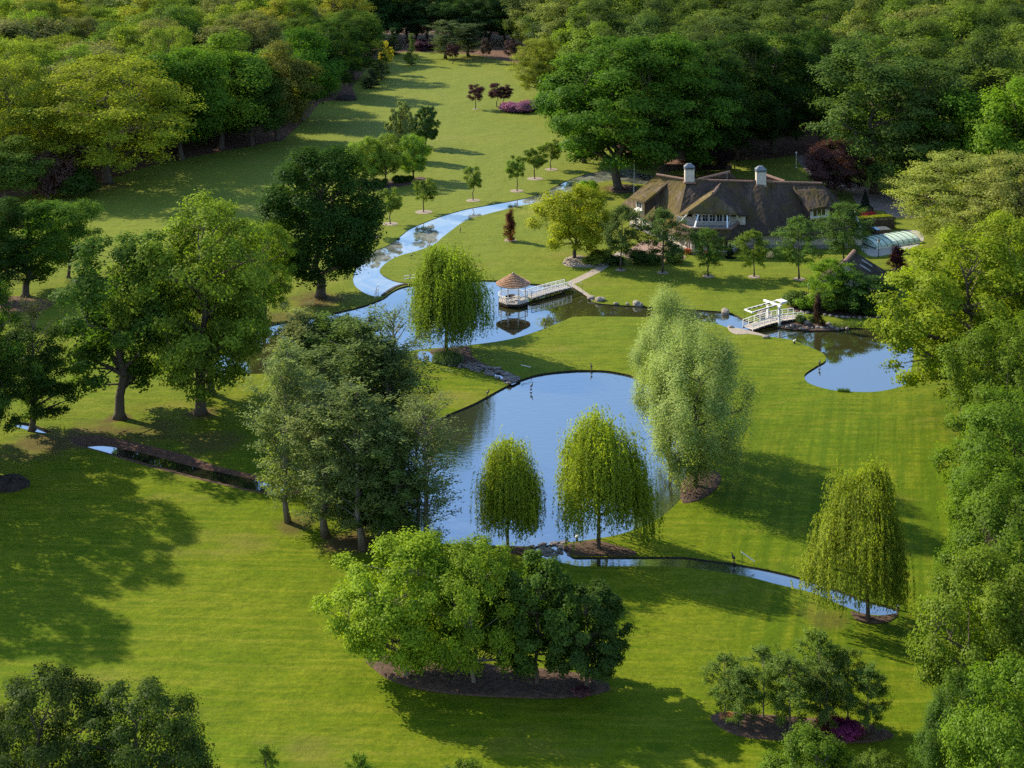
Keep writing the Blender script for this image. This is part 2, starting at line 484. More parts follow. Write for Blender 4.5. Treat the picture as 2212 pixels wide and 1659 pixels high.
LEAN = []
def willow(seed, H, R0, n_str, per, leaf, r0, low=.10, mat=BARK, amp=.16, crown=.4):
    """weeping crown: limbs rise through the crown and curtains of narrow leaves hang from their tips"""
    R = np.random.default_rng(seed)
    nb = 74
    heads = []
    asym = R.uniform(0, 6.28)
    for i in range(nb):
        t = R.uniform() ** .6
        a = i * 2.4 + R.normal() * .35
        rad = R0 * (.10 + .80 * t) * (1 + amp * math.cos(a - asym) + amp * .7 * math.sin(3 * a + seed))
        z = H * (1.0 - crown * (rad / R0) ** 2.5 + .05 * math.sin(2 * a + seed) * (rad / R0)) * (R.uniform(.62, 1.0) if t > .35 else R.uniform(.86, 1.0))
        heads.append((math.cos(a) * rad, math.sin(a) * rad, z))
    heads = np.array(heads)
    k = R.choice(nb, n_str)
    s0 = heads[k] + R.normal(size=(n_str, 3)) * np.array([.050, .050, .040]) * H
    rad = np.linalg.norm(s0[:, :2], axis=1)
    bottom = H * (low - .03 + .17 * R.uniform(size=nb) ** 1.3)[k] + np.abs(R.normal(size=n_str)) * .10 * H + H * .22 * (rad < R0 * .3)
    L = np.minimum(np.maximum(s0[:, 2] - bottom, .10 * H), H * (.32 + .40 * R.uniform(size=nb))[k] * R.uniform(.6, 1.15, n_str))
    u = R.uniform(size=(n_str, per)) ** .9
    outd = s0[:, :2] / np.maximum(rad, .05)[:, None]
    bow = (1 - np.exp(-4.4 * u)) * (.08 * R0 + .10 * R0 * R.uniform(size=(n_str, 1)))
    sway = .018 * np.sin(u * 5 + R.uniform(0, 6, (n_str, 1))) * R0
    P = np.empty((n_str, per, 3))
    P[..., 0] = s0[:, None, 0] + outd[:, None, 0] * bow + sway
    P[..., 1] = s0[:, None, 1] + outd[:, None, 1] * bow + sway * .6
    P[..., 2] = s0[:, None, 2] - L[:, None] * u + .035 * H * np.sin(np.minimum(u * 6, 3.14))
    P = P.reshape(-1, 3) + R.normal(size=(n_str * per, 3)) * .07
    n = len(P)
    Nn = np.repeat(np.stack([outd[:, 0], outd[:, 1], np.full(n_str, .45)], 1), per, 0) + R.normal(size=(n, 3)) * .6
    T = np.array([0, 0, -1.0]) + R.normal(size=(n, 3)) * .45
    tone = np.repeat(R.uniform(.25, .75, nb)[k], per) + R.normal(size=n) * .14
    m = P[:, 2] > .3
    cm = leaf_mesh('crown', P[m], Nn[m], leaf, .40, tone[m], R, T[m])
    tm = woody('trunk', H, H * .3, r0, heads, R, mat, 18, True, .70, wobble=.25)
    LEAN.append(math.atan2(P[:, 1].mean(), P[:, 0].mean()))
    PROTO.setdefault('willow', []).append((cm, tm, float(np.percentile(P[:, 2], 99.8)), float(np.percentile(np.abs(P[:, :2]), 97) * 2)))

for q in ((41, 13, 4.4, .14, .36), (42, 13, 3.8, .20, .40), (43, 13, 4.8, .24, .42), (44, 13, 5.0, .34, .30)):
    willow(q[0], q[1], q[2], 1650, 40, .265, .24, .10, BARK, q[3], q[4])
COUNT = {}
LEAF_GAIN = (1.80, 1.78, 1.25)
def plant(kind, name, label, cat, loc, h, w, col, v=0, rz=None, group=None):
    """a tree or shrub: an Empty at its foot with trunk and crown as parts"""
    lst = PROTO[kind]
    cm, tm, H, W = lst[v % len(lst)]
    COUNT[kind] = COUNT.get(kind, 0) + 1
    rg = random.Random(COUNT[kind] * 13 + len(kind))
    e = empty(name, loc, label, cat, group, rg.uniform(0, 6.28) if rz is None else rz)
    e.scale = (w / W, w / W, h / H)
    c = link('crown' if tm else 'foliage', cm, e)
    j = lambda x: x * rg.uniform(.94, 1.06)
    c.color = (j(col[0]) * LEAF_GAIN[0], j(col[1]) * LEAF_GAIN[1], j(col[2]) * LEAF_GAIN[2], 1)
    if tm: link('trunk', tm, e)
    return e
def tree(kind, name, label, bx, by, ty, wpx, col, v=0, rz=None, group=None, cat='tree', z=0.0):
    g = gp(bx, by, z)
    m = g.y / F
    return plant(kind, name, label, cat, g, (by - ty) * m, wpx * m, col, v, rz, group)
# ------------------------------------------------------------------ terrain and water
def PX(pts): return [gp(x, y) for x, y in pts]
stream_px = [(1330,362),(1285,372),(1240,384),(1205,400),(1161,421),(1109,433),(1059,442),(1009,451),(959,465),(918,480),(886,494),(866,509),(848,524),(829,534),(808,541),(786,553),(772,572),(763,597),(766,616),(786,632),(810,640),(829,638),(841,627),(860,618),(880,613),(868,610),(854,607),(834,599),(822,589),(822,580),(839,564),(864,552),(893,544),(924,534),(939,527),(959,510),(989,487),(1009,475),(1034,467),(1076,456),(1126,444),(1161,438),(1215,425),(1250,408),(1290,394),(1335,390),(1385,398),(1440,388),(1445,380),(1400,378),(1365,368)]
pond_px = [(533,716),(560,706),(600,698),(630,692),(700,680),(771,664),(800,655),(829,643),(845,631),(862,622),(890,615),(950,606),(1000,605),(1047,605),(1080,606),(1115,610),(1154,613),(1190,616),(1226,617),(1245,624),(1270,640),(1284,653),(1324,658),(1380,661),(1437,665),(1521,670),(1565,674),(1591,681),(1611,691),(1650,700),(1688,708),(1720,712),(1760,714),(1808,713),(1828,708),(1881,709),(1920,711),(1958,718),(1972,750),(1970,790),(1962,820),(1945,835),(1891,846),(1825,845),(1785,840),(1748,828),(1738,816),(1741,806),(1765,790),(1783,779),(1781,766),(1758,753),(1728,741),(1705,733),(1648,725),(1610,718),(1568,706),(1551,700),(1525,696),(1470,690),(1424,686),(1340,684),(1247,684),(1217,693),(1181,708),(1121,728),(1071,738),(1007,746),(970,750),(937,752),(905,755),(860,762),(800,775),(720,790),(640,802),(593,806),(545,808),(513,808),(480,808),(460,800),(468,775),(498,742)]
lower_px = [(1124,820),(1164,808),(1221,801),(1271,799),(1321,802),(1377,816),(1430,850),(1465,900),(1478,960),(1481,1020),(1474,1070),(1445,1103),(1405,1130),(1372,1143),(1330,1156),(1284,1164),(1240,1170),(1215,1174),(1190,1177),(1160,1180),(1137,1180),(1070,1178),(1004,1175),(937,1172),(905,1150),(880,1100),(872,1030),(890,960),(937,911),(1020,873),(1054,855),(1085,838),(1108,827)]
brook_px = [(1160,1180),(1190,1177),(1214,1174),(1225,1184),(1237,1202),(1277,1203),(1371,1203),(1475,1203),(1530,1210),(1585,1217),(1618,1223),(1675,1234),(1748,1253),(1825,1279),(1875,1298),(1921,1309),(1941,1319),(1931,1328),(1875,1327),(1841,1316),(1808,1303),(1758,1281),(1675,1261),(1618,1246),(1571,1238),(1475,1226),(1387,1223),(1310,1223),(1257,1223),(1231,1219),(1181,1207),(1154,1194),(1146,1184)]
ditch_px = [(150,948),(175,942),(213,942),(267,950),(333,965),(400,982),(467,1006),(533,1022),(600,1040),(640,1052),(640,1066),(597,1070),(553,1063),(500,1052),(400,1028),(300,1002),(203,972),(165,962)]
ditch_w = [(196,965),(236,965),(320,982),(417,1008),(520,1030),(597,1046),(632,1054),(597,1065),(553,1059),(500,1048),(400,1023),(300,996),(200,969)]
nook_px = [(30,910),(62,914),(98,927),(112,933),(92,935),(58,928),(30,918)]
cascade_px = [(905,760),(935,762),(965,772),(985,782),(1010,787),(1037,790),(1071,800),(1095,812),(1118,822),(1105,832),(1085,824),(1060,808),(1030,798),(995,795),(965,788),(930,782),(905,778)]

def ring(px, sub=4):
    pts = catmull([Vector((x, y, 0)) for x, y in px], sub)
    return [gp(p.x, p.y) for p in pts]
RINGS = dict(stream=ring(stream_px), pond=ring(pond_px), lower=ring(lower_px), brook=ring(brook_px), ditch=ring(ditch_px),
             nook=ring(nook_px))

# lawn material -----------------------------------------------------
m, nt, N, L, p = new_mat('lawn')
geo = N.new('ShaderNodeNewGeometry')
def noise(scale, detail=5, rough=.6, stretch=None, rz=0):
    v = geo.outputs['Position']
    if stretch or rz:
        if rz:
            m0 = N.new('ShaderNodeMapping'); m0.inputs['Rotation'].default_value = (0, 0, rz)
            L.new(v, m0.inputs[0]); v = m0.outputs[0]
        mp = N.new('ShaderNodeMapping'); mp.inputs['Scale'].default_value = stretch or (1, 1, 1)
        L.new(v, mp.inputs[0]); v = mp.outputs[0]
    n = N.new('ShaderNodeTexNoise'); n.inputs['Scale'].default_value = scale
    n.inputs['Detail'].default_value = detail; n.inputs['Roughness'].default_value = rough
    L.new(v, n.inputs['Vector'])
    return n.outputs['Fac']
def mixc(fac, c1, c2, mode='MIX'):
    x = N.new('ShaderNodeMixRGB'); x.blend_type = mode
    for i, c in ((0, fac), (1, c1), (2, c2)):
        if isinstance(c, tuple): x.inputs[i].default_value = (*c, 1)
        elif isinstance(c, (int, float)): x.inputs[i].default_value = c
        else: L.new(c, x.inputs[i])
    return x.outputs[0]
def mapr(v, a_, b_, c_=0.0, d_=1.0):
    r = N.new('ShaderNodeMapRange'); L.new(v, r.inputs[0])
    for i, k in zip((1, 2, 3, 4), (a_, b_, c_, d_)): r.inputs[i].default_value = k
    r.interpolation_type = 'SMOOTHSTEP'
    return r.outputs[0]
def math_(op, x, y=None):
    q = N.new('ShaderNodeMath'); q.operation = op
    for i, k in ((0, x), (1, y)):
        if k is None: continue
        if isinstance(k, (int, float)): q.inputs[i].default_value = k
        else: L.new(k, q.inputs[i])
    return q.outputs[0]
sep = N.new('ShaderNodeSeparateXYZ'); L.new(geo.outputs['Position'], sep.inputs[0])
c = mixc(mapr(noise(.045, 4), .35, .65), (.092, .142, .0045), (.142, .170, .0070))       # broad patches
c = mixc(mapr(noise(.5, 6, .7), .38, .66, 0, .6), c, (.056, .100, .0040))                 # mottling
c = mixc(mapr(noise(1.0, 5, .7, (.08, 1.3, 1), .05), .42, .66, 0, .75), c, (.182, .190, .0150))   # mower streaks along X
fg = mapr(sep.outputs['Y'], 150, 175)
right = math_('MULTIPLY', mapr(sep.outputs['X'], 14, 24), math_('MULTIPLY', mapr(sep.outputs['Y'], 110, 118), mapr(sep.outputs['Y'], 188, 165)))
st = noise(1.0, 3, .6, (1.0, .03, 1), .27)
c = mixc(math_('MULTIPLY', mapr(st, .40, .60, 0, .80), right), c, (.060, .104, .0040))     # mower tracks running away
st2 = noise(1.0, 3, .6, (.06, .55, 1), -.30)
c = mixc(math_('MULTIPLY', mapr(st2, .48, .66, 0, .60), fg), c, (.146, .162, .0120))
c = mixc(mapr(noise(1.0, 6, .8, (.35, 1.2, 1), -.08), .46, .66, 0, .60), c, (.046, .084, .0045))
c = mixc(mapr(noise(2.2, 5, .85), .42, .62, 0, .50), c, (.048, .084, .0045))              # fine tufts
c = mixc(mapr(noise(.09, 4, .65, (.5, 1, 1)), .56, .72, 0, .55), c, (.175, .150, .034))     # dry areas
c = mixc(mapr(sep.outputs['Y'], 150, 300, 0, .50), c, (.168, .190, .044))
# worn, leaf-littered ground round some of the trees
wn1 = noise(.35, 5, .7)
for wx, wy, wr, wf in ((690, 648, 8.0, .85), (600, 690, 7.0, .6), (330, 935, 7.0, .55), (200, 938, 7.5, .7), (90, 960, 8, .75), (455, 955, 7.5, .6), (640, 1135, 4.0, .7), (760, 1172, 5.5, .9), (880, 1192, 4.5, .9),
                       (1040, 127, 22, .45), (230, 402, 9, .6), (1325, 408, 7, .8), (1780, 1335, 4, .4), (434, 893, 3.6, .9), (258, 902, 2.8, .9)):
    g0 = gp(wx, wy)
    vd = N.new('ShaderNodeVectorMath'); vd.operation = 'DISTANCE'; L.new(geo.outputs['Position'], vd.inputs[0]); vd.inputs[1].default_value = g0
    dd = math_('ADD', math_('DIVIDE', vd.outputs['Value'], wr), math_('MULTIPLY', wn1, 1.1))
    c = mixc(mapr(dd, 1.25, .75, 0, wf), c, (.092, .060, .028))
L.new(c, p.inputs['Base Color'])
p.inputs['Roughness'].default_value = .75; p.inputs['Specular IOR Level'].default_value = .03
b = N.new('ShaderNodeBump'); b.inputs['Strength'].default_value = .55; b.inputs['Distance'].default_value = .12
L.new(noise(5.5, 8, .75), b.inputs['Height'])
b2 = N.new('ShaderNodeBump'); b2.inputs['Strength'].default_value = .8; b2.inputs['Distance'].default_value = .6
L.new(noise(.16, 4, .55), b2.inputs['Height']); L.new(b.outputs[0], b2.inputs['Normal']); L.new(b2.outputs[0], p.inputs['Normal'])
LAWN = m

def ground_sheet(holes):
    verts, edges = [], []
    def loop(pts):
        n0 = len(verts)
        verts.extend(Vector((q[0], q[1])) for q in pts)
        edges.extend((n0 + i, n0 + (i + 1) % len(pts)) for i in range(len(pts)))
    loop([(-1500, 20), (1500, 20), (1500, 2500), (-1500, 2500)])
    for h in holes: loop(h)
    for gx in range(-120, 121, 12):
        for gy in range(84, 420, 12):
            verts.append(Vector((gx + .37, gy + .21)))
    ov, oe, of, *_ = delaunay_2d_cdt(verts, edges, [], 0, 1e-4)
    keep = []
    for f in of:
        x = sum(ov[i].x for i in f) / 3; y = sum(ov[i].y for i in f) / 3
        if not any(inside(x, y, h) for h in holes): keep.append(tuple(f))
    me = bpy.data.meshes.new('lawn')
    me.from_pydata([(v.x, v.y, 0) for v in ov], [], keep); me.update()
    return me
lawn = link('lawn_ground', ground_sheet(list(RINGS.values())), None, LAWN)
setp(lawn, kind='structure')

# water ---------------------------------------------------------------
def water_mat(name, deep, refl, ripple, film=None, rscale=1.2, tint=(.73, .84, .96)):
    m, nt, N, L, p = new_mat(name)
    N.remove(p)
    geo = N.new('ShaderNodeNewGeometry')
    out = N['Material Output']
    d = N.new('ShaderNodeBsdfDiffuse'); d.inputs['Color'].default_value = (*deep, 1)
    g = N.new('ShaderNodeBsdfGlossy'); g.inputs['Roughness'].default_value = 0.02
    g.inputs['Color'].default_value = (*tint, 1)
    lw = N.new('ShaderNodeFresnel'); lw.inputs['IOR'].default_value = refl
    mx = N.new('ShaderNodeMixShader')
    L.new(lw.outputs[0], mx.inputs[0]); L.new(d.outputs[0], mx.inputs[1]); L.new(g.outputs[0], mx.inputs[2])
    mp = N.new('ShaderNodeMapping'); mp.inputs['Scale'].default_value = (.45, 1, 1)
    L.new(geo.outputs['Position'], mp.inputs[0])
    nz = N.new('ShaderNodeTexNoise'); nz.inputs['Scale'].default_value = rscale; nz.inputs['Detail'].default_value = 4
    L.new(mp.outputs[0], nz.inputs['Vector'])
    b = N.new('ShaderNodeBump'); b.inputs['Strength'].default_value = ripple; b.inputs['Distance'].default_value = .05
    L.new(nz.outputs['Fac'], b.inputs['Height']); L.new(b.outputs[0], g.inputs['Normal'])
    last = mx.outputs[0]
    if film:
        n2 = N.new('ShaderNodeTexNoise'); n2.inputs['Scale'].default_value = .16; n2.inputs['Detail'].default_value = 8
        n2.inputs['Roughness'].default_value = .7; n2.inputs['Distortion'].default_value = 1.2
        L.new(geo.outputs['Position'], n2.inputs['Vector'])
        r = ramp(N, [(.40, (0, 0, 0)), (.66, (film[3],) * 3)])
        L.new(n2.outputs['Fac'], r.inputs[0])
        fd = N.new('ShaderNodeBsdfDiffuse'); fd.inputs['Color'].default_value = (*film[:3], 1)
        m2 = N.new('ShaderNodeMixShader')
        L.new(r.outputs[0], m2.inputs[0]); L.new(last, m2.inputs[1]); L.new(fd.outputs[0], m2.inputs[2])
        last = m2.outputs[0]
    L.new(last, out.inputs['Surface'])
    return m
W_POND = water_mat('pond_water', (.035, .035, .012), 4.6, .05)
W_LOW = water_mat('lower_pond_water', (.03, .035, .02), 4.6, .30, None, 2.2)
W_STREAM = water_mat('stream_water', (.05, .06, .05), 5.4, .03, (.55, .55, .48, .30), 1.2, (.78, .87, .96))
W_DITCH = water_mat('ditch_water', (.015, .015, .01), 4.6, .12)
def sheet(name, pts, z, mat, kind='structure', grow=0.0):
    n = len(pts); c = sum((Vector((q[0], q[1], 0)) for q in pts), Vector()) / n
    v2 = [Vector((q[0], q[1])) for q in pts]
    ov, oe, of, *_ = delaunay_2d_cdt(v2, [(i, (i + 1) % n) for i in range(n)], [], 1, 1e-5)
    me = bpy.data.meshes.new(name)
    me.from_pydata([(v.x, v.y, z) for v in ov], [], [tuple(f) for f in of]); me.update()
    if me.polygons and me.polygons[0].normal.z < 0: me.flip_normals()
    o = link(name, me, None, mat)
    if kind: o['kind'] = kind
    return o
def bank(ring_, z0, z1, mat, parent, name='bank_edging', lip=.0):
    """vertical board edge from the lawn down below the water"""
    n = len(ring_)
    v = [(q.x, q.y, z0) for q in ring_] + [(q.x, q.y, z1) for q in ring_]
    f = [(i, (i + 1) % n, n + (i + 1) % n, n + i) for i in range(n)]
    me = bpy.data.meshes.new(name); me.from_pydata(v, [], f); me.update()
    return link(name, me, parent, mat)
TIMBER = surf('edging_timber', (.018, .014, .010), (.06, .045, .03), 3, .85, .3)
EARTH = surf('bank_earth', (.045, .022, .014), (.13, .065, .04), 1.6, .95, .8, 6)
ZW = dict(stream=-.08, pond=-.16, lower=-.18, brook=-.12, ditch=-.22, nook=-.2)
water = {}
for k, mt, nm in (('stream', W_STREAM, 'stream_water'), ('pond', W_POND, 'pond_water'), ('lower', W_LOW, 'lower_pond_water'),
                  ('brook', W_LOW, 'brook_water'), ('nook', W_DITCH, 'rill_water')):
    water[k] = sheet(nm, RINGS[k], ZW[k], mt)
    bank(RINGS[k], 0.0, -1.0, TIMBER, water[k])
dw = [gp(q.x, q.y, ZW['ditch']) for q in catmull([Vector((x, y, 0)) for x, y in ditch_w], 4)]
water['ditch'] = sheet('ditch_water', dw, ZW['ditch'], W_DITCH)
# sloping earth banks of the ditch: ring of ground edge joined to a ring just under the water
n = len(RINGS['ditch'])
low = []
for q in RINGS['ditch']:
    j = min(dw, key=lambda w_: (w_.x - q.x) ** 2 + (w_.y - q.y) ** 2)
    k = q.lerp(Vector((j.x, j.y, 0)), 1.04); low.append((k.x, k.y, ZW['ditch'] - .03))
RR = random.Random(5)
mid = [((a_.x + b_[0]) / 2 + RR.uniform(-.12, .12), (a_.y + b_[1]) / 2 + RR.uniform(-.12, .12), ZW['ditch'] * (.38 + RR.uniform(-.1, .1))) for a_, b_ in zip(RINGS['ditch'], low)]
v = [(q.x, q.y, 0.0) for q in RINGS['ditch']] + mid + low
f = [(r * n + i, r * n + (i + 1) % n, (r + 1) * n + (i + 1) % n, (r + 1) * n + i) for r in (0, 1) for i in range(n)]
me = bpy.data.meshes.new('ditch_bank'); me.from_pydata(v, [], f); me.update()
setp(link('ditch_bank', me, None, EARTH), kind='structure')

# beds, paths, bare ground ---------------------------------------------
MULCH = surf('bark_mulch', (.036, .021, .015), (.13, .080, .055), 2.5, .95, .9, 9, lo=.3, hi=.75)
GRAVEL = surf('pale_gravel', (.15, .115, .085), (.38, .31, .25), 5, .95, .7, 14)
SAND = surf('sandy_path', (.22, .18, .14), (.36, .31, .25), 2, .95, .4, 9)
DRIVE = surf('driveway_gravel', (.17, .125, .10), (.28, .215, .175), 2, .95, .5, 9)
FLOOR = surf('forest_litter', (.040, .022, .014), (.16, .075, .045), .8, .95, .6, 4)
PAVE = surf('paving', (.25, .24, .225), (.40, .385, .36), 1.5, .8, .2, 8)
BRICKPAVE = surf('brick_paving', (.20, .13, .10), (.32, .21, .165), 1.5, .85, .2, 8)
DRY = surf('worn_grass', (.085, .085, .012), (.17, .125, .045), 1.2, .95, .5, 6)
def bed(name, pts, mat, h=.10, z=.012, sub=5, seed=1, px=True, rough=.06):
    """low mound with an irregular outline"""
    R = random.Random(seed)
    q = [gp(*a_) for a_ in pts] if px else [Vector(a_) for a_ in pts]
    q = catmull(q, sub)
    c = sum(q, Vector()) / len(q)
    n = len(q)
    verts, faces = [], []
    for r_i, (s, hh) in enumerate(((1, 0), (.97, .45), (.8, .8), (.5, 1), (.2, 1))):
        for w_ in q:
            k = c + (w_ - c) * (s * (1 + R.uniform(-rough, rough) * (.35 if r_i else .2)))
            verts.append((k.x, k.y, z + h * hh * R.uniform(.75, 1.15) if r_i else z - .0))
    for r_i in range(4):
        for i in range(n):
            a_, b_ = r_i*n + i, r_i*n + (i+1) % n
            faces.append((a_, b_, b_ + n, a_ + n))
    faces.append(tuple(4*n + i for i in range(n)))
    me = bpy.data.meshes.new(name); me.from_pydata(verts, [], faces); me.update()
    if me.polygons[0].normal.z < 0: me.flip_normals()
    return setp(link(name, me, None, mat), kind='structure')
def disc(name, x, y, wpx, mat, h=.06, z=.012, seed=1, asp=1.0):
    c = gp(x, y); r = wpx * mpp(y) / 2
    pts = [(c.x + math.cos(t) * r, c.y + math.sin(t) * r * asp, 0) for t in [k * math.pi / 6 for k in range(12)]]
    return bed(name, pts, mat, h, z, 4, seed, False)
def strip(name, px, w, mat, z=.008):
    c = catmull([gp(*a_) for a_ in px], 5, False)
    L_, R_ = [], []
    for i, q in enumerate(c):
        d = (c[min(i+1, len(c)-1)] - c[max(i-1, 0)]).normalized()
        s = Vector((-d.y, d.x, 0)) * (w / 2 if not callable(w) else w(i / (len(c) - 1)) / 2)
        L_.append(q + s); R_.append(q - s)
    n = len(c)
    v = [(q.x, q.y, z) for q in L_ + R_]
    f = [(i, n + i, n + i + 1, i + 1) for i in range(n - 1)]
    me = bpy.data.meshes.new(name); me.from_pydata(v, [], f); me.update()
    if me.polygons[0].normal.z < 0: me.flip_normals()
    return setp(link(name, me, None, mat), kind='structure')

bed('mulch_bed', [(790,1425),(850,1418),(960,1425),(1080,1440),(1200,1448),(1280,1462),(1318,1480),(1300,1498),(1220,1508),(1120,1508),(1000,1502),(900,1488),(830,1462)], MULCH, .25, seed=2)
bed('mulch_bed', [(1535,1553),(1560,1540),(1640,1545),(1740,1552),(1850,1560),(1910,1575),(1928,1592),(1880,1604),(1790,1606),(1680,1600),(1590,1588)], MULCH, .22, seed=3)
bed('mulch_bed', [(1470,1060),(1478,1035),(1500,1020),(1535,1016),(1557,1026),(1552,1050),(1530,1070),(1500,1084),(1474,1085)], MULCH, .18, seed=4)
bed('mulch_bed', [(1838,1322),(1870,1330),(1930,1332),(1942,1326),(1925,1342),(1890,1348),(1855,1342)], MULCH, .10, seed=5)
bed('mulch_bed', [(1218,1182),(1240,1174),(1285,1168),(1330,1178),(1372,1192),(1365,1201),(1277,1201),(1240,1199)], MULCH, .14, seed=6)
bed('mulch_bed', [(1070,1182),(1100,1180),(1140,1184),(1158,1197),(1140,1200),(1100,1196),(1075,1190)], MULCH, .08, seed=7)
bed('mulch_bed', [(930,757),(1000,748),(1016,752),(1018,768),(1050,788),(1090,802),(1118,814),(1100,818),(1060,800),(1020,792),(990,786),(955,776),(935,768)], MULCH, .12, seed=8)
bed('mulch_bed', [(752,400),(800,392),(870,390),(910,382),(918,388),(890,398),(850,406),(800,410),(765,408)], MULCH, .2, seed=9)
bed('mulch_bed', [(1076,232),(1090,226),(1150,228),(1180,234),(1165,240),(1110,243),(1085,240)], MULCH, .2, seed=10)
for i, (x, y, w) in enumerate(((805,512,34),(843,483.5,38),(915.5,458,42),(1022,433,35),(1116.5,412.5,34),(1156,386,40),(1191,366,32))):
    disc('gravel_ring', x, y, w * .88, GRAVEL, .05, seed=20 + i)
for i, (x, y, w) in enumerate(((1341,583,26),(1431,589,27),(1530,597,28),(1629,598,29),(1726,603,29))):
    disc('gravel_ring', x, y, w * .9, GRAVEL, .07, seed=30 + i)
disc('gravel_ring', 1103, 519, 27, GRAVEL, .06, seed=36); disc('gravel_ring', 1940, 584, 34, MULCH, .06, seed=37)
disc('gravel_ring', 1027, 235.5, 14, GRAVEL, .05, seed=38); disc('gravel_ring', 921, 318, 30, MULCH, .2, seed=39)
bed('flower_bed', [(1216,570),(1222,558),(1245,552),(1280,558),(1310,566),(1300,575),(1262,578),(1230,576)], GRAVEL, .2, seed=40)
bed('gravel_bank', [(1228,615),(1236,612),(1262,628),(1282,645),(1276,648),(1268,641),(1245,625)], SAND, .03, seed=41)
bed('soil_patch', [(1318,404),(1345,398),(1372,402),(1378,412),(1345,418),(1322,414)], MULCH, .15, seed=48)
bed('gravel_bank', [(1573,704),(1590,708),(1610,712),(1648,722),(1650,726),(1620,722),(1590,722),(1575,714)], SAND, .05, seed=42)
bed('shore_bed', [(1682,706),(1690,694),(1720,690),(1750,698),(1800,702),(1832,706),(1810,713),(1760,714),(1715,712)], MULCH, .12, seed=43)
bed('shrub_bed', [(1703,668),(1712,655),(1740,640),(1790,640),(1860,650),(1930,660),(1935,685),(1880,688),(1800,682),(1740,676)], MULCH, .15, seed=44)
disc('sandy_circle', 1741, 640, 46, SAND, .0, .02, seed=49)
strip('garden_path', [(1229,613),(1262,598),(1296,580),(1320,560),(1345,545)], lambda t: 1.5 + .4 * t, SAND)
strip('driveway', [(1960,470),(1935,447),(1895,425),(1840,405),(1780,380),(1745,340),(1735,300),(1748,262),(1760,240)], lambda t: 6.5 - 2 * t, DRIVE)
bed('driveway', [(1845,420),(1900,418),(1950,432),(1955,448),(1910,456),(1860,446)], DRIVE, .02, seed=47)
bed('paved_terrace', [(1850,524),(1900,506),(1980,498),(1990,526),(1910,552),(1872,550)], PAVE, .0, .02, seed=45, rough=0)
bed('paved_terrace', [(1350,548),(1400,518),(1455,535),(1480,552),(1470,562),(1420,564),(1365,560)], BRICKPAVE, .0, .02, seed=46, rough=0)
sheet('forest_floor', [gp(*q) for q in [(-700,470),(0,430),(190,402),(230,388),(345,352),(490,325),(560,312),(612,302),(668,250),(690,222),(770,208),(760,190),(790,150),(820,120),(880,112),(1000,116),(1040,120),(1130,140),(1120,128),(1160,100),(1000,40),(400,40),(-700,150)]], .012, FLOOR)
sheet('forest_floor', [gp(*q) for q in [(1440,374),(1470,362),(1500,345),(1640,345),(1700,338),(1790,330),(1790,270),(1720,262),(1500,250),(1300,300)]], .012, FLOOR)
sheet('forest_floor', [gp(*q) for q in [(-500,700),(0,640),(60,640),(125,650),(100,668),(0,690),(-400,760)]], .012, FLOOR)


# ------------------------------------------------------------------ building materials
WHITE = surf('white_paint', (.66, .65, .62), (.82, .81, .78), 2.5, .55, .05, spec=.4)
WHITEWASH = surf('whitewashed_brick', (.40, .35, .285), (.57, .50, .42), 2.0, .85, .25, 9)
PLINTH = surf('grey_plinth', (.16, .15, .155), (.26, .245, .25), 2.0, .85, .2)
TERRA = surf('terracotta', (.15, .085, .058), (.26, .16, .115), 3, .8, .3)
GLASSM, nt_, N_, L_, p_ = new_mat('window_glass')
p_.inputs['Base Color'].default_value = (.012, .014, .018, 1); p_.inputs['Roughness'].default_value = .06
p_.inputs['Specular IOR Level'].default_value = .7
DECK = surf('weathered_deck', (.34, .29, .24), (.56, .50, .43), 4, .85, .3, stretch=(1, 6, 1))
DARKWOOD = surf('dark_wood', (.022, .015, .011), (.06, .042, .03), 4, .85, .3)
IRON = surf('black_iron', (.010, .011, .012), (.03, .03, .032), 6, .5, .05, spec=.5)
LEAD = surf('lead_cap', (.10, .115, .13), (.22, .24, .26), 3, .45, .1, metal=.5)
ROCK = surf('field_stone', (.13, .11, .09), (.40, .35, .29), 2.2, .9, .6, 6, lo=.3, hi=.75)
SOIL = surf('dark_soil', (.016, .013, .011), (.05, .038, .03), 2.0, .95, .8, 7)
SLATE = surf('wet_slate', (.05, .045, .045), (.20, .17, .15), 2.5, .6, .5, 6)
REDF = surf('crimson_flower', (.22, .02, .05), (.42, .05, .12), 9, .8)
BLUEP = surf('blue_cover', (.05, .12, .28), (.08, .19, .38), 3, .5)

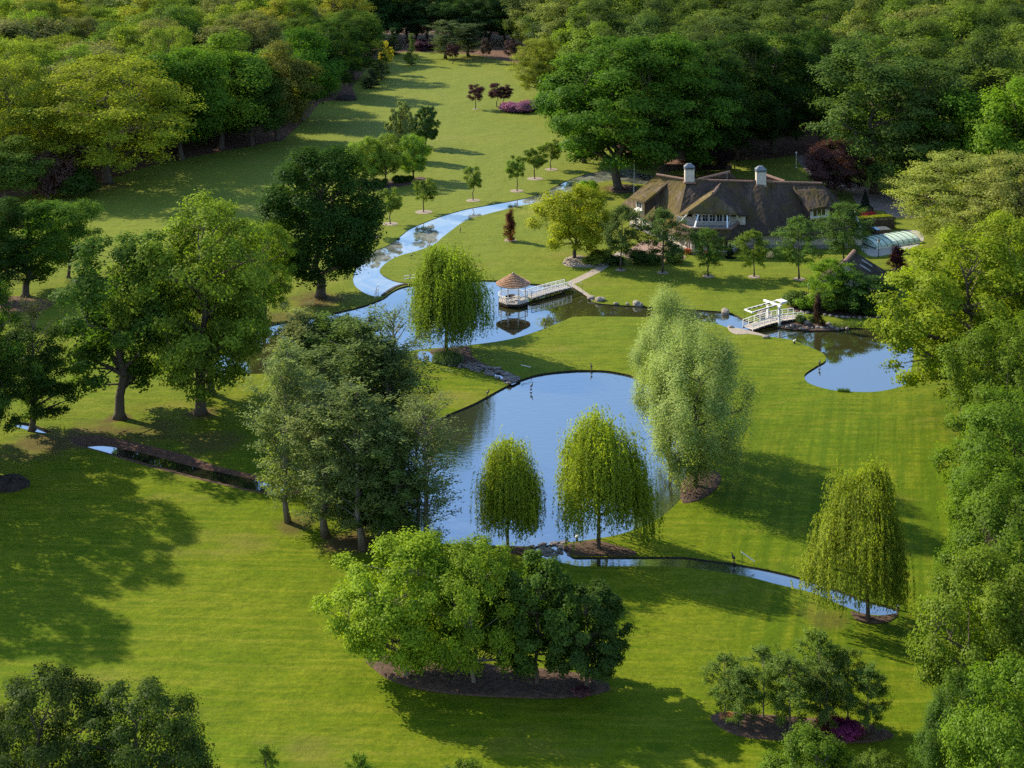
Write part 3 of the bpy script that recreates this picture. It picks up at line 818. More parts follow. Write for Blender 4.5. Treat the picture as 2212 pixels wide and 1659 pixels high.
def thatch_mat(name, base, dark, moss, amount):
    m, nt, N, L, p = new_mat(name)
    geo = N.new('ShaderNodeNewGeometry'); tc = N.new('ShaderNodeTexCoord')
    def nz(sc, det, st=None, src=None):
        v = src or tc.outputs['Object']
        if st:
            mp = N.new('ShaderNodeMapping'); mp.inputs['Scale'].default_value = st; L.new(v, mp.inputs[0]); v = mp.outputs[0]
        q = N.new('ShaderNodeTexNoise'); q.inputs['Scale'].default_value = sc; q.inputs['Detail'].default_value = det; q.inputs['Roughness'].default_value = .7
        L.new(v, q.inputs['Vector']); return q.outputs['Fac']
    def mix(f, a_, b_):
        x = N.new('ShaderNodeMixRGB')
        for i, c_ in ((0, f), (1, a_), (2, b_)):
            if isinstance(c_, tuple): x.inputs[i].default_value = (*c_, 1)
            else: L.new(c_, x.inputs[i])
        return x.outputs[0]
    def mr(v, a_, b_, c_=0., d_=1.):
        r = N.new('ShaderNodeMapRange'); L.new(v, r.inputs[0])
        for i, k in zip((1, 2, 3, 4), (a_, b_, c_, d_)): r.inputs[i].default_value = k
        return r.outputs[0]
    c = mix(mr(nz(2.5, 6, (1.6, .5, .25)), .3, .7), base, dark)
    c = mix(mr(nz(9, 4, (1.2, .35, .2)), .45, .7, 0, .6), c, tuple(k * 1.7 for k in base))
    c = mix(mr(nz(.33, 6), .50 - amount * .2, .68, 0, .85), c, moss)
    c = mix(mr(nz(.8, 5, (1.5, .6, .3)), .56, .7, 0, .6), c, tuple(k * .5 for k in dark))
    c = mix(mr(nz(.45, 5, (1.8, .7, .25)), .52, .68, 0, .55), c, tuple(k * 2.1 for k in base))
    L.new(c, p.inputs['Base Color']); p.inputs['Roughness'].default_value = .95; p.inputs['Specular IOR Level'].default_value = .1
    b = N.new('ShaderNodeBump'); b.inputs['Strength'].default_value = .9; b.inputs['Distance'].default_value = .12
    L.new(nz(7, 8, (1.3, .6, .35)), b.inputs['Height']); L.new(b.outputs[0], p.inputs['Normal'])
    return m
THATCH = thatch_mat('thatch', (.074, .055, .043), (.036, .027, .022), (.085, .064, .014), .14)
THATCH_MOSS = thatch_mat('mossy_thatch', (.100, .074, .055), (.050, .037, .029), (.125, .096, .012), .75)
THATCH_HUT = thatch_mat('dark_thatch', (.070, .055, .043), (.028, .023, .019), (.06, .05, .018), .2)
REED = thatch_mat('reed_tier', (.30, .185, .12), (.17, .10, .065), (.26, .17, .11), .2)

def grid_face(a_, b_, c_, d_, nu, nv, amp, seed, hump=None):
    """bilinear patch a-b (bottom) to d-c (top), gently uneven"""
    R = np.random.default_rng(seed)
    A, B, C_, D = map(lambda q: np.array(q, float), (a_, b_, c_, d_))
    n = np.cross(B - A, D - A); 
    if np.linalg.norm(n) < 1e-6: n = np.cross(C_ - B, A - B)
    n /= np.linalg.norm(n)
    V = []
    for j in range(nv + 1):
        v = j / nv
        for i in range(nu + 1):
            u = i / nu
            q = (A * (1-u) + B * u) * (1-v) + (D * (1-u) + C_ * u) * v
            e = 1 if 0 < i < nu and 0 < j < nv else .0
            q = q + n * e * (amp * R.normal() + amp * 1.5 * math.sin(u * 9 + seed) * math.sin(v * 5 + seed))
            q = q - n * .25 * max(0, (v - .82) / .18) * e
            if hump: q = q + n * hump(u, v)
            V.append(tuple(q))
    Fc = [(j*(nu+1)+i, j*(nu+1)+i+1, (j+1)*(nu+1)+i+1, (j+1)*(nu+1)+i) for j in range(nv) for i in range(nu)]
    return V, Fc
def window(parent, o, u, w, h, nx, ny, bar=.05, fr=.09, name='window', n_out=None):
    """framed casement standing proud of its wall: frame and bars, with the pane as a sub-part"""
    o, u = Vector(o), Vector(u).normalized()
    n = Vector((u.y, -u.x, 0)) if n_out is None else Vector(n_out)
    zz = Vector((0, 0, 1))
    mb = MB()
    def bx(x0, x1, z0, z1, d0, d1):
        vs = [o + u*x + zz*z + n*d for d in (d0, d1) for x, z in ((x0, z0), (x1, z0), (x1, z1), (x0, z1))]
        mb.add(vs, [(0,1,2,3),(7,6,5,4),(4,5,1,0),(5,6,2,1),(6,7,3,2),(7,4,0,3)])
    bx(0, w, 0, fr, .0, .09); bx(0, w, h - fr, h, .0, .09); bx(0, fr, fr, h - fr, .0, .085); bx(w - fr, w, fr, h - fr, .0, .085)
    for i in range(1, nx): bx(w*i/nx - bar/2, w*i/nx + bar/2, fr, h - fr, .0, .075)
    for i in range(1, ny): bx(fr, w - fr, h*i/ny - bar/3, h*i/ny + bar/3, .0, .065)
    fo = mb.build(name, WHITE, parent)
    pm = MB(); vs = [o + u*x + zz*z + n*.03 for x, z in ((fr, fr), (w - fr, fr), (w - fr, h - fr), (fr, h - fr))]
    pm.add(vs, [(0, 1, 2, 3)])
    pm.build('pane', GLASSM, fo)
    return fo
def ridge_tiles(parent, pts, r=.26, mat=TERRA, step=.55, name='ridge_tiles'):
    mb = MB(); pts = [Vector(q) for q in pts]
    for a_, b_ in zip(pts, pts[1:]):
        k = max(1, int((b_ - a_).length / step))
        for i in range(k):
            p0, p1 = a_.lerp(b_, i / k), a_.lerp(b_, (i + 1.12) / k)
            mb.tube([p0, p1], [r * 1.06, r * .94], 8)
    return mb.build(name, mat, parent)

# ------------------------------------------------------------------ the thatched house
RL, R2, RR = Vector((26.2, 254.9, 10.8)), Vector((31.2, 251.0, 10.7)), Vector((54.9, 249.6, 10.35))
EBL, EFL, EFR, EBR = Vector((20.4, 262.0, 3.9)), Vector((28.2, 243.8, 2.75)), Vector((59.6, 244.2, 2.8)), Vector((61.6, 261.5, 3.9))
house = empty('thatched_house', (41, 251, 0), 'long white house with a brown thatched roof and two brick chimneys', 'house')
hl = Vector((41, 251, 0))
_link = link
def hpart(o):            # parts are modelled in world position; put them under the house
    o.parent = house; o.matrix_parent_inverse = Matrix.Translation(-hl); return o
def solid_roof(faces, mat, name, drop=.38, seed=1):
    """faces: list of (a, b, c, d, nu, nv) with a-b along the eave"""
    V, Fc = [], []
    for k, fc in enumerate(faces):
        a_, b_, c_, d_, nu, nv = fc[:6]
        v, f = grid_face(a_, b_, c_, d_, nu, nv, .026, seed + k, fc[6] if len(fc) > 6 else None)
        n0 = len(V); V += v; Fc += [tuple(i + n0 for i in q) for q in f]
        # thick cut eave and its underside
        e = [Vector(v[i]) for i in range(nu + 1)]
        mid = (Vector(c_) + Vector(d_)) / 2
        n0 = len(V)
        lo = [q - Vector((0, 0, drop)) for q in e]
        ins = [q + (Vector((mid.x, mid.y, q.z)) - q).normalized() * .9 + Vector((0, 0, .25)) for q in lo]
        V += [tuple(q) for q in e + lo + ins]; m_ = nu + 1
        for i in range(nu):
            Fc.append((n0 + i, n0 + m_ + i, n0 + m_ + i + 1, n0 + i + 1))
            Fc.append((n0 + m_ + i, n0 + 2*m_ + i, n0 + 2*m_ + i + 1, n0 + m_ + i + 1))
    me = bpy.data.meshes.new(name); me.from_pydata(V, [], Fc); me.update()
    return link(name, me, None, mat)
hpart(solid_roof([(EBL, EFL, R2, RL, 26, 16)], THATCH_MOSS, 'roof_slope', seed=3))
hpart(solid_roof([(EFL, EFR, RR, R2, 60, 20, lambda u, v: .5 * math.exp(-((u - .53) / .06) ** 2) * (.3 + .7 * v) + .3 * math.exp(-((u - .12) / .07) ** 2) * v - .25 * math.exp(-((u - .42) / .05) ** 2) + .2 * math.exp(-((u - .72) / .04) ** 2))], THATCH, 'roof_slope', seed=7))
hpart(solid_roof([(EFR, EBR, RR, RR, 20, 14), (EBR, EBL, RL, RR, 44, 14)], THATCH, 'roof_slope', seed=13))
hpart(ridge_tiles(None, [RL, R2, RR], .22))
ridge2 = [Vector((33.5, 252.0, 10.55)), Vector((39.6, 256.6, 10.9))]
hpart(solid_roof([(Vector((30.5, 262, 4.0)), Vector((34.2, 252.3, 9.9)), ridge2[0], ridge2[1], 10, 8), (Vector((37.5, 251.8, 9.6)), Vector((47.5, 262, 4.0)), ridge2[1], ridge2[0], 10, 8)], THATCH, 'roof_slope', seed=21))
hpart(ridge_tiles(None, ridge2, .27))
hpart(ridge_tiles(None, [Vector((45.2, 255.2, 10.9)), Vector((48.6, 251.2, 10.3))], .3))
hpart(solid_roof([(Vector((42.5, 262, 5)), Vector((44.4, 252.5, 9.2)), Vector((48.6, 251.0, 10.1)), Vector((45.2, 255.2, 10.7)), 8, 6), (Vector((49.5, 251.5, 9.2)), Vector((53, 262, 5)), Vector((45.2, 255.2, 10.7)), Vector((48.6, 251.0, 10.1)), 8, 6)], THATCH, 'roof_slope', seed=25))
# walls
def wall(a_, b_, z0, z1, t=.3, mat=WHITEWASH, name='wall'):
    mb = MB(); a_, b_ = Vector(a_), Vector(b_)
    mb.beam(Vector((a_.x, a_.y, (z0+z1)/2)), Vector((b_.x, b_.y, (z0+z1)/2)), t, z1 - z0)
    return hpart(mb.build(name, mat))
WFL, WFR, WBL, WBR = (29.2, 245.2), (60.8, 245.0), (22.0, 261.3), (63.2, 260.6)
for a_, b_ in ((WFL, WFR), (WFR, WBR), (WBR, WBL), (WBL, WFL)):
    A_, B_ = Vector((*a_, 0)), Vector((*b_, 0))
    wall(A_, B_, .62, 3.3); wall(A_, B_, -.1, .62, .36, PLINTH, 'plinth')
# left wall openings (sunlit white wall)
lu = (Vector((*WFL, 0)) - Vector((*WBL, 0))).normalized()
for s, w in ((2.0, 1.3), (5.0, 1.3), (8.2, 2.0), (12.2, 1.3), (15.0, 1.3)):
    o = Vector((*WBL, 0)) + lu * s + Vector((lu.y, -lu.x, 0)) * .152
    hpart(window(None, o + Vector((0, 0, .9)), lu, w, 1.6, 2, 3))
# chimneys
def chimney(c, zb, zt, w):
    mb = MB(); R = random.Random(int(c.x))
    z = zb; k = 0
    while z < zt:                                   # courses of painted brick, alternately proud
        o = .012 if k % 2 else 0
        mb.box((c.x, c.y, z + .085), (w + o, w * .8 + o, .168)); z += .17; k += 1
    ch = hpart(mb.build('chimney', WHITEWASH))
    cp = MB(); cp.box((c.x, c.y, zt + .08), (w + .22, w * .8 + .22, .16))
    for dx in (-.42, .42):
        for dy in (-.3, .3): cp.box((c.x + dx * w, c.y + dy * w, zt + .30), (.12, .12, .3))
    z = zt + .44; hw, hd = w * .58, w * .47
    cp.add([(c.x-hw, c.y-hd, z), (c.x+hw, c.y-hd, z), (c.x+hw, c.y+hd, z), (c.x-hw, c.y+hd, z),
            (c.x-hw*.35, c.y-hd*.35, z+.55), (c.x+hw*.35, c.y-hd*.35, z+.55), (c.x+hw*.35, c.y+hd*.35, z+.55), (c.x-hw*.35, c.y+hd*.35, z+.55)],
           [(3,2,1,0),(4,5,6,7),(0,1,5,4),(1,2,6,5),(2,3,7,6),(3,0,4,7)])
    o = cp.build('chimney_cap', LEAD); o.parent = ch
    sk = MB(); sk.box((c.x, c.y, zb + .1), (w + .5, w * .8 + .5, .3)); o = sk.build('chimney_skirt', TERRA); o.parent = ch
chimney(Vector((31.6, 250.9, 0)), 10.2, 12.6, 1.65); chimney(Vector((44.2, 250.2, 0)), 9.7, 12.3, 1.7)
fin = MB(); fin.tube([(38.3, 250.6, 10.3), (38.3, 250.6, 12.3)], [.05, .02], 5); hpart(fin.build('finial', LEAD))

# balcony bay -----------------------------------------------------------
bc = Vector((34.3, 244.9, 0))
base = [bc + Vector(q) for q in ((-5.0, .2, 0), (-3.4, -4.0, 0), (2.9, -4.3, 0), (5.0, .2, 0))]
top_in = [bc + Vector(q) for q in ((-5.3, .3, 4.5), (-3.6, -4.3, 4.5), (3.1, -4.6, 4.5), (5.3, .3, 4.5))]
eave_b = [bc + Vector(q) for q in ((-6.2, .2, 3.1), (-4.0, -5.1, 3.1), (3.4, -5.4, 3.1), (6.2, .2, 3.1))]
for i in range(3):
    wall(base[i], base[i+1], .55, 3.2); wall(base[i], base[i+1], -.1, .55, .36, TERRA if i == 1 else PLINTH, 'plinth')
    u = (base[i+1] - base[i]); w_ = u.length; u.normalize(); nn = Vector((u.y, -u.x, 0))
    for k in range(2 if i != 1 else 3):
        n_ = 2 if i != 1 else 3
        ww = w_ / n_ - .45
        hpart(window(None, base[i] + u * (w_ * k / n_ + .22) + nn * .152 + Vector((0, 0, .7)), u, ww, 1.85, 2, 1 if k % 2 else 2))
hpart(solid_roof([(eave_b[i], eave_b[i+1], top_in[i+1], top_in[i], 12, 6) for i in range(3)], THATCH, 'skirt_roof', .4, 31))
hpart(ridge_tiles(None, [q + Vector((0, 0, .05)) for q in top_in], .2, TERRA, .4, 'coping'))
fl = MB(); fl.poly([q + Vector((0, 0, -.35)) for q in top_in] , .2); hpart(fl.build('balcony_floor', PAVE))
# upper wall under the overhanging gable
UA, UB = Vector((31.3, 244.6, 0)), Vector((38.0, 244.6, 0))
wall(UA, UB, 4.1, 7.2, .25, WHITEWASH, 'upper_wall')
for k in range(5):
    hpart(window(None, Vector((31.75 + k * 1.24, 244.47, 4.75)), (1, 0, 0), 1.1, 1.35, 2, 2, .06, .10))
for s_, a_ in ((-1, UA), (1, UB)):
    wall(a_, a_ + Vector((s_ * 2.6, .6, 0)), 4.1, 5.6, .2, WHITEWASH, 'upper_wall')
GF, GB = Vector((35.0, 244.2, 9.75)), Vector((37.0, 249.4, 10.5))
gl, gr = Vector((30.3, 242.3, 7.05)), Vector((38.7, 242.3, 6.75))
hpart(solid_roof([(gl, gr, GF, GF, 14, 12)], THATCH_MOSS, 'gable_roof', .38, 41))
hpart(solid_roof([(Vector((29.2, 246.6, 5.6)), gl, GF, GB, 12, 12)], THATCH_MOSS, 'gable_roof', .38, 43))
hpart(solid_roof([(gr, Vector((41.6, 246.6, 5.3)), GB, GF, 12, 12)], THATCH, 'gable_roof', .38, 45))
hpart(ridge_tiles(None, [GF + Vector((-.1, -.1, 0)), GF.lerp(GB, .55)], .28))
for p_a, p_b in ((top_in[0] + Vector((.3, -.2, .15)), gl + Vector((.2, .6, -.3))), (top_in[1] + Vector((.5, .2, .15)), gl + Vector((1.9, .4, -.3))),
                 (top_in[2] + Vector((-.6, .2, .15)), gr + Vector((-1.6, .4, -.3))), (top_in[3] + Vector((-.3, -.4, .15)), gr + Vector((.1, .6, -.3)))):
    mb = MB(); mb.beam(p_a, p_b, .24, .16); hpart(mb.build('bargeboard', WHITE))
# french doors and windows of the front wall, right of the bay
fy = 245.05
hpart(window(None, (42.3, fy, .75), (1, 0, 0), 1.5, 1.75, 2, 3))
hpart(window(None, (44.7, fy, .12), (1, 0, 0), 2.0, 2.35, 4, 4, .07, .12, 'french_door'))
hpart(window(None, (48.4, fy, .75), (1, 0, 0), 1.6, 1.7, 3, 2)); hpart(window(None, (54.2, fy, .75), (1, 0, 0), 2.2, 1.7, 3, 2))
# right eyebrow dormer
DA, DB = Vector((51.9, 244.7, 0)), Vector((55.4, 245.9, 0))
du = (DB - DA).normalized(); dn = Vector((du.y, -du.x, 0))
wall(DA, DB, 5.1, 7.3, .25, WHITEWASH, 'dormer_wall')
hpart(window(None, DA + du * .3 + dn * .126 + Vector((0, 0, 5.55)), du, 2.6, 1.35, 3, 1, .09, .1))
mb = MB(); mb.beam(DA + dn * .25 + Vector((0, 0, 5.42)), DB + dn * .25 + Vector((0, 0, 5.42)), .3, .1); hpart(mb.build('window_sill', WHITE))
dz = lambda q, z: Vector((q.x, q.y, z))
e0, e1 = dz(DA - du * .7 + dn * .7, 7.0), dz(DB + du * .6 + dn * .7, 7.1)
b0, b1 = dz(DA + dn * -4.4 + du * -.9, 10.0), dz(DB + dn * -3.2 + du * .9, 9.9)
def slab(a_, b_, c_, d_, t, hump, name, mat, seed):
    v, f = grid_face(a_, b_, c_, d_, 14, 10, .03, seed, hump)
    n0 = len(v); v2 = [(x, y, z - t) for x, y, z in v]
    f2 = [tuple(i + n0 for i in q[::-1]) for q in f]
    side = []
    nu, nv = 14, 10
    rim = [i for i in range(nu + 1)] + [(j*(nu+1)+nu) for j in range(1, nv + 1)] + [nv*(nu+1)+i for i in range(nu - 1, -1, -1)] + [j*(nu+1) for j in range(nv - 1, 0, -1)]
    for i in range(len(rim)):
        a1, b1_ = rim[i], rim[(i+1) % len(rim)]
        side.append((b1_, a1, a1 + n0, b1_ + n0))
    me = bpy.data.meshes.new(name); me.from_pydata(v + v2, [], f + f2 + side); me.update()
    return link(name, me, None, mat)
hpart(slab(e0, e1, b1, b0, .4, lambda u, v: .35 * math.sin(math.pi * u) * (1 - v), 'dormer_roof', THATCH_MOSS if False else THATCH, 51))
for q, s_ in ((DA, -1), (DB, 1)):
    mb = MB(); a_ = q + du * (.1 * -s_)
    mb.add([dz(a_, 4.6), dz(a_, 7.0), dz(a_ - dn * 3.6, 9.6), dz(a_ - dn * 3.0, 7.5)], [(0, 1, 2, 3)]); hpart(mb.build('dormer_cheek', THATCH))
# left dormer on the mossy slope
q0 = gd(1375, 449, 253.2); q1 = gd(1389, 455, 251.6)
lu2 = (q1 - q0); lu2.z = 0; lu2.normalize(); ln = Vector((lu2.y, -lu2.x, 0))
wall(q0, q1, 4.2, 6.9, .2, WHITEWASH, 'dormer_wall')
hpart(window(None, dz(q0 + lu2 * .12 + ln * .102, 5.3), lu2, max((q1 - q0).length - .25, .9), 1.2, 2, 2))
mb = MB(); mb.beam(dz(q0 + ln * .3, 5.0), dz(q1 + ln * .3, 5.0), .7, .18); hpart(mb.build('window_sill', WHITE))
e0, e1 = dz(q0 - lu2 * .9 + ln * .6, 6.9), dz(q1 + lu2 * 1.1 + ln * .6, 6.8)
hpart(slab(e0, e1, dz(q1 - ln * 4.6 + lu2 * 1.2, 9.6), dz(q0 - ln * 4.6 - lu2 * .6, 9.7), .4, lambda u, v: .2 * math.sin(math.pi * u) * (1 - v), 'dormer_roof', THATCH_MOSS, 55))
mb = MB(); a_ = q1 + lu2 * .4
mb.add([dz(a_, 3.9), dz(a_, 6.6), dz(a_ - ln * 4.2, 9.4), dz(a_ - ln * 3.0, 6.2)], [(0, 1, 2, 3)]); hpart(mb.build('dormer_cheek', THATCH))

# ------------------------------------------------------------------ pavilion on the pond
gc = Vector((.18, 213.4, 0)); dzk = .42
pav = empty('garden_pavilion', gc, 'round pond pavilion with tiered reed roof and white railing on a deck', 'pavilion')
def at(parent, mb, name, mat, smooth=False):
    return mb.build(name, mat, parent, smooth, parent.location)
oc = lambda r, z, k, n=8, ph=math.pi/8: gc + Vector((math.cos(2*math.pi*k/n + ph) * r, math.sin(2*math.pi*k/n + ph) * r, z))
RD = 2.42
for k in range(15):                                    # deck boards cut to the octagon
    y0 = -RD * .924 + k * (2 * RD * .924 / 15); yc = y0 + RD * .924 / 15
    hw = min(RD * .924, RD * 1.307 - abs(yc)) if abs(yc) > RD * .383 else RD * .924
    mb = MB(); mb.box(gc + Vector((0, yc, dzk)), (2 * hw, 2 * RD * .924 / 15 - .02, .06)); at(pav, mb, 'plank', DECK)
mb = MB()
for k in range(8): mb.beam(oc(RD - .05, dzk - .20, k), oc(RD - .05, dzk - .20, k + 1), .09, .34)
at(pav, mb, 'deck_fascia', DARKWOOD)
for k in range(8):
    mb = MB(); mb.tube([oc(RD - .5, -1.2, k), oc(RD - .5, dzk - .03, k)], .09, 6); at(pav, mb, 'pile', DARKWOOD)
for k in range(8):
    mb = MB(); mb.tube([oc(1.98, dzk + .03, k), oc(1.98, 3.0, k)], .065, 8); at(pav, mb, 'post', WHITE)
mb = MB()
for k in range(8): mb.beam(oc(1.98, 2.92, k), oc(1.98, 2.92, k + 1), .08, .16)
at(pav, mb, 'ring_beam', WHITE)
for k in range(8):
    if k == 0: continue                                # gap where the bridge arrives
    mb = MB(); p0, p1 = oc(RD - .06, 0, k - 1), oc(RD - .06, 0, k)
    up = Vector((0, 0, 1))
    mb.beam(p0 + up * (dzk + .95), p1 + up * (dzk + .95), .09, .10)
    for h_ in (.25, .48, .71): mb.beam(p0 + up * (dzk + h_), p1 + up * (dzk + h_), .03, .035)
    at(pav, mb, 'railing', WHITE)
for k in range(8):
    mb = MB(); mb.box(oc(RD - .06, dzk + .47, k), (.09, .09, .96)); at(pav, mb, 'railing_post', WHITE)
tiers = 9
for k in range(tiers):
    r0_, r1_ = 2.56 * (1 - k / tiers) + .05, 2.56 * (1 - (k + 1) / tiers) + .0
    z0_, z1_ = 2.92 + 1.56 * (k / tiers), 2.92 + 1.56 * ((k + 1) / tiers)
    mb = MB(); n = 30; R = random.Random(k)
    pr = [(max(r0_ - .32, .02), z0_ + .10), (r0_, z0_ - .03), (r0_ + .015, z0_ + .10), (max(r1_ - .06, .02), z1_ + .0)]
    vs = [gc + Vector((math.cos(2*math.pi*i/n) * r, math.sin(2*math.pi*i/n) * r, z + R.uniform(-.015, .015))) for r, z in pr for i in range(n)]
    mb.add(vs, [(j*n + i, j*n + (i+1) % n, (j+1)*n + (i+1) % n, (j+1)*n + i) for j in range(3) for i in range(n)])
    at(pav, mb, 'reed_tier', REED)
mb = MB(); mb.lathe(gc + Vector((0, 0, 0)), [(.16, 4.40), (.12, 4.56), (.0, 4.66)], 10); at(pav, mb, 'roof_cap', LEAD)
tb = empty('garden_table', gc + Vector((-.2, .1, dzk + .03)), 'small dark table standing inside the pond pavilion', 'table')
mb = MB(); mb.lathe(tb.location, [(.5, .68), (.5, .73)], 14); at(tb, mb, 'tabletop', DARKWOOD)
mb = MB(); mb.tube([tb.location, tb.location + Vector((0, 0, .68))], .07, 6); at(tb, mb, 'leg', DARKWOOD)
for dx in (-.95, -.55):
    ch = empty('garden_chair', gc + Vector((dx, -.75 + (dx > -.7) * .12, dzk + .03)), 'dark garden chair in the pavilion, ' + ('left one' if dx < -.7 else 'right one'), 'chair', 'chairs in the pavilion')
    o = ch.location
    mb = MB(); mb.box(o + Vector((0, 0, .42)), (.42, .42, .05)); at(ch, mb, 'seat', DARKWOOD)
    mb = MB(); mb.box(o + Vector((0, -.2, .7)), (.42, .05, .5)); at(ch, mb, 'backrest', DARKWOOD)
    for a_, b_ in ((-.18, -.18), (.18, -.18), (.18, .18), (-.18, .18)):
        mb = MB(); mb.box(o + Vector((a_, b_, .2)), (.05, .05, .4)); at(ch, mb, 'leg', DARKWOOD)

def rail_bridge(root, A, B, w, nseg, z_of, nplank, rails, hand=.95, mat=WHITE, skip=None):
    """plank deck between two points with a railing of posts and rails on both sides"""
    d = B - A; L0 = d.length; u = d.normalized(); s = Vector((-u.y, u.x, 0))
    ang = math.atan2(u.y, u.x)
    for k in range(nplank):
        t = (k + .5) / nplank
        mb = MB(); c = A + d * t; mb.box(Vector((c.x, c.y, z_of(t))), (L0 / nplank - .025, w, .07), ang); at(root, mb, 'plank', DECK)
    for sd in (-1, 1):
        mb = MB()
        for k in range(nseg):
            t0, t1 = k / nseg, (k + 1) / nseg
            q = lambda t, h: A + d * t + s * (sd * (w / 2 - .03)) + Vector((0, 0, z_of(t) + h))
            mb.beam(q(t0, -.14), q(t1, -.14), .10, .22)
        at(root, mb, 'deck_beam', DARKWOOD)
        for k in range(nseg + 1):
            t = k / nseg
            c = A + d * t + s * (sd * (w / 2 + .02)); z = z_of(t)
            mb = MB(); mb.box(Vector((c.x, c.y, z + hand / 2 - .08)), (.08, .08, hand + .12), ang); at(root, mb, 'railing_post', mat)
        for h_, hh, ww in [(hand, .09, .10)] + [(r, .05, .04) for r in rails]:
            mb = MB()
            for k in range(nseg):
                t0, t1 = k / nseg, (k + 1) / nseg
                q = lambda t: A + d * t + s * (sd * (w / 2 + .02)) + Vector((0, 0, z_of(t) + h_))
                mb.beam(q(t0), q(t1), ww, hh)
            at(root, mb, 'rail', mat)
A, B = Vector((2.45, 214.6, 0)), Vector((8.75, 220.3, 0))
jb = empty('jetty_bridge', (A + B) / 2, 'white railed footbridge leading from the path to the pond pavilion', 'footbridge')
rail_bridge(jb, A, B, 1.5, 9, lambda t: dzk + .10 * math.sin(math.pi * t) + .05 * t, 26, (.24, .47, .71))
for t in (.2, .5, .8):
    for sd in (-.55, .55):
        c = A.lerp(B, t) + Vector((-.67, .74, 0)) * sd
        mb = MB(); mb.tube([c + Vector((0, 0, -1)), c + Vector((0, 0, .3))], .09, 6); at(jb, mb, 'pile', DARKWOOD)

# ------------------------------------------------------------------ white drawbridge
A, B = Vector((33.6, 200.6, 0)), Vector((41.9, 205.9, 0))
u = (B - A).normalized(); s = Vector((-u.y, u.x, 0))
db = empty('drawbridge', (A + B) / 2, 'white wooden drawbridge with tall portal and balance beams', 'bridge')
zb = lambda t: .24 + .32 * math.sin(math.pi * min(1, t * 1.0))
rail_bridge(db, A, B, 2.0, 9, zb, 30, (.30, .60), .92)
pc = A + (B - A) * .50
for sd in (-1, 1):
    c = pc + s * (sd * 1.18)
    mb = MB(); mb.box(c + Vector((0, 0, 1.05)), (.30, .26, 3.4), math.atan2(u.y, u.x)); at(db, mb, 'portal_post', WHITE)
mb = MB(); mb.beam(pc + s * -1.55 + Vector((0, 0, 2.92)), pc + s * 2.0 + Vector((0, 0, 2.92)), .30, .28); at(db, mb, 'lintel', WHITE)
for sd in (-1, 1):
    a_ = pc - u * 4.9 + s * (sd * .78) + Vector((0, 0, 2.62)); b_ = pc + u * 2.1 + s * (sd * .62) + Vector((0, 0, 3.02))
    mb = MB(); mb.beam(a_, b_, .13, .20); at(db, mb, 'balance_beam', WHITE)
    for k in range(5):
        m0 = a_.lerp(b_, .08 + k * .13); m1 = a_.lerp(b_, .16 + k * .13)
        o_ = s * (sd * .0 - .095)
        mb = MB(); mb.beam(m0 + o_, m1 + o_, .05, .13); at(db, mb, 'beam_panel', DARKWOOD)
    c = a_ + u * .12
    mb = MB(); mb.tube([c, Vector((c.x, c.y, zb(.05) + .1))], .022, 5); at(db, mb, 'chain', IRON)
mb = MB(); mb.beam(pc - u * 4.8 + s * -.8 + Vector((0, 0, 2.64)), pc - u * 4.8 + s * .8 + Vector((0, 0, 2.64)), .14, .2); at(db, mb, 'cross_bar', WHITE)
mb = MB(); mb.box(pc + u * 1.55 + Vector((0, 0, 3.12)), (1.15, 1.3, .07), math.atan2(u.y, u.x), 0); at(db, mb, 'counterweight', WHITE)

# ------------------------------------------------------------------ small thatched hut
hut = empty('thatched_hut', (52, 218, 0), 'small dark thatched hut with two roof lights beside the right pond', 'hut')
r0h, r1h = Vector((53.8, 221.3, 5.7)), Vector((50.9, 215.2, 5.7))
e0h, e1h = Vector((59.2, 222.0, 2.3)), Vector((56.2, 215.6, 2.3))
f0h, f1h = Vector((48.4, 220.6, 2.3)), Vector((45.5, 214.4, 2.3))
ho = hut.location
def utx(o): o.parent = hut; o.matrix_parent_inverse = Matrix.Translation(-ho); return o
utx(solid_roof([(e1h, e0h, r0h, r1h, 12, 10)], THATCH_HUT, 'roof_slope', .35, 61)); utx(solid_roof([(f0h, f1h, r1h, r0h, 12, 10)], THATCH_HUT, 'roof_slope', .35, 63))
utx(ridge_tiles(None, [r0h, r1h], .34, TERRA, .5))
ax = (r1h - r0h).normalized(); ax.z = 0
for a_, b_ in ((e0h, e1h), (f0h, f1h)):
    inn = (r0h + r1h) / 2; k = (Vector((inn.x, inn.y, 0)) - Vector(((a_.x + b_.x) / 2, (a_.y + b_.y) / 2, 0))).normalized() * .8
    mb = MB(); mb.beam(Vector((a_.x, a_.y, 1.1)) + k + ax * .5, Vector((b_.x, b_.y, 1.1)) + k - ax * .5, .25, 2.4); utx(mb.build('wall', WHITEWASH))
for r_, e_, f_, sg in ((r0h, e0h, f0h, .5), (r1h, e1h, f1h, -.5)):
    o = ax * sg
    mb = MB(); mb.add([Vector((f_.x, f_.y, 0)).lerp(Vector((e_.x, e_.y, 0)), .08) + o, Vector((f_.x, f_.y, 0)).lerp(Vector((e_.x, e_.y, 0)), .92) + o, e_.lerp(r_, .14) + o - Vector((0, 0, .3)), r_ + o - Vector((0, 0, .4)), f_.lerp(r_, .14) + o - Vector((0, 0, .3))], [(0, 1, 2, 3, 4)]); utx(mb.build('gable', WHITEWASH))
sn = (e0h - r0h).cross(r1h - r0h).normalized()
if sn.z < 0: sn = -sn
for t, v in ((.30, .30), (.66, .34)):
    a_ = r0h.lerp(r1h, t).lerp(e0h.lerp(e1h, t), v); b_ = r0h.lerp(r1h, t).lerp(e0h.lerp(e1h, t), v + .30)
    mb = MB(); mb.beam(a_ + sn * .12, b_ + sn * .12, .42, .14, tuple(sn)); utx(mb.build('roof_light', PAVE))

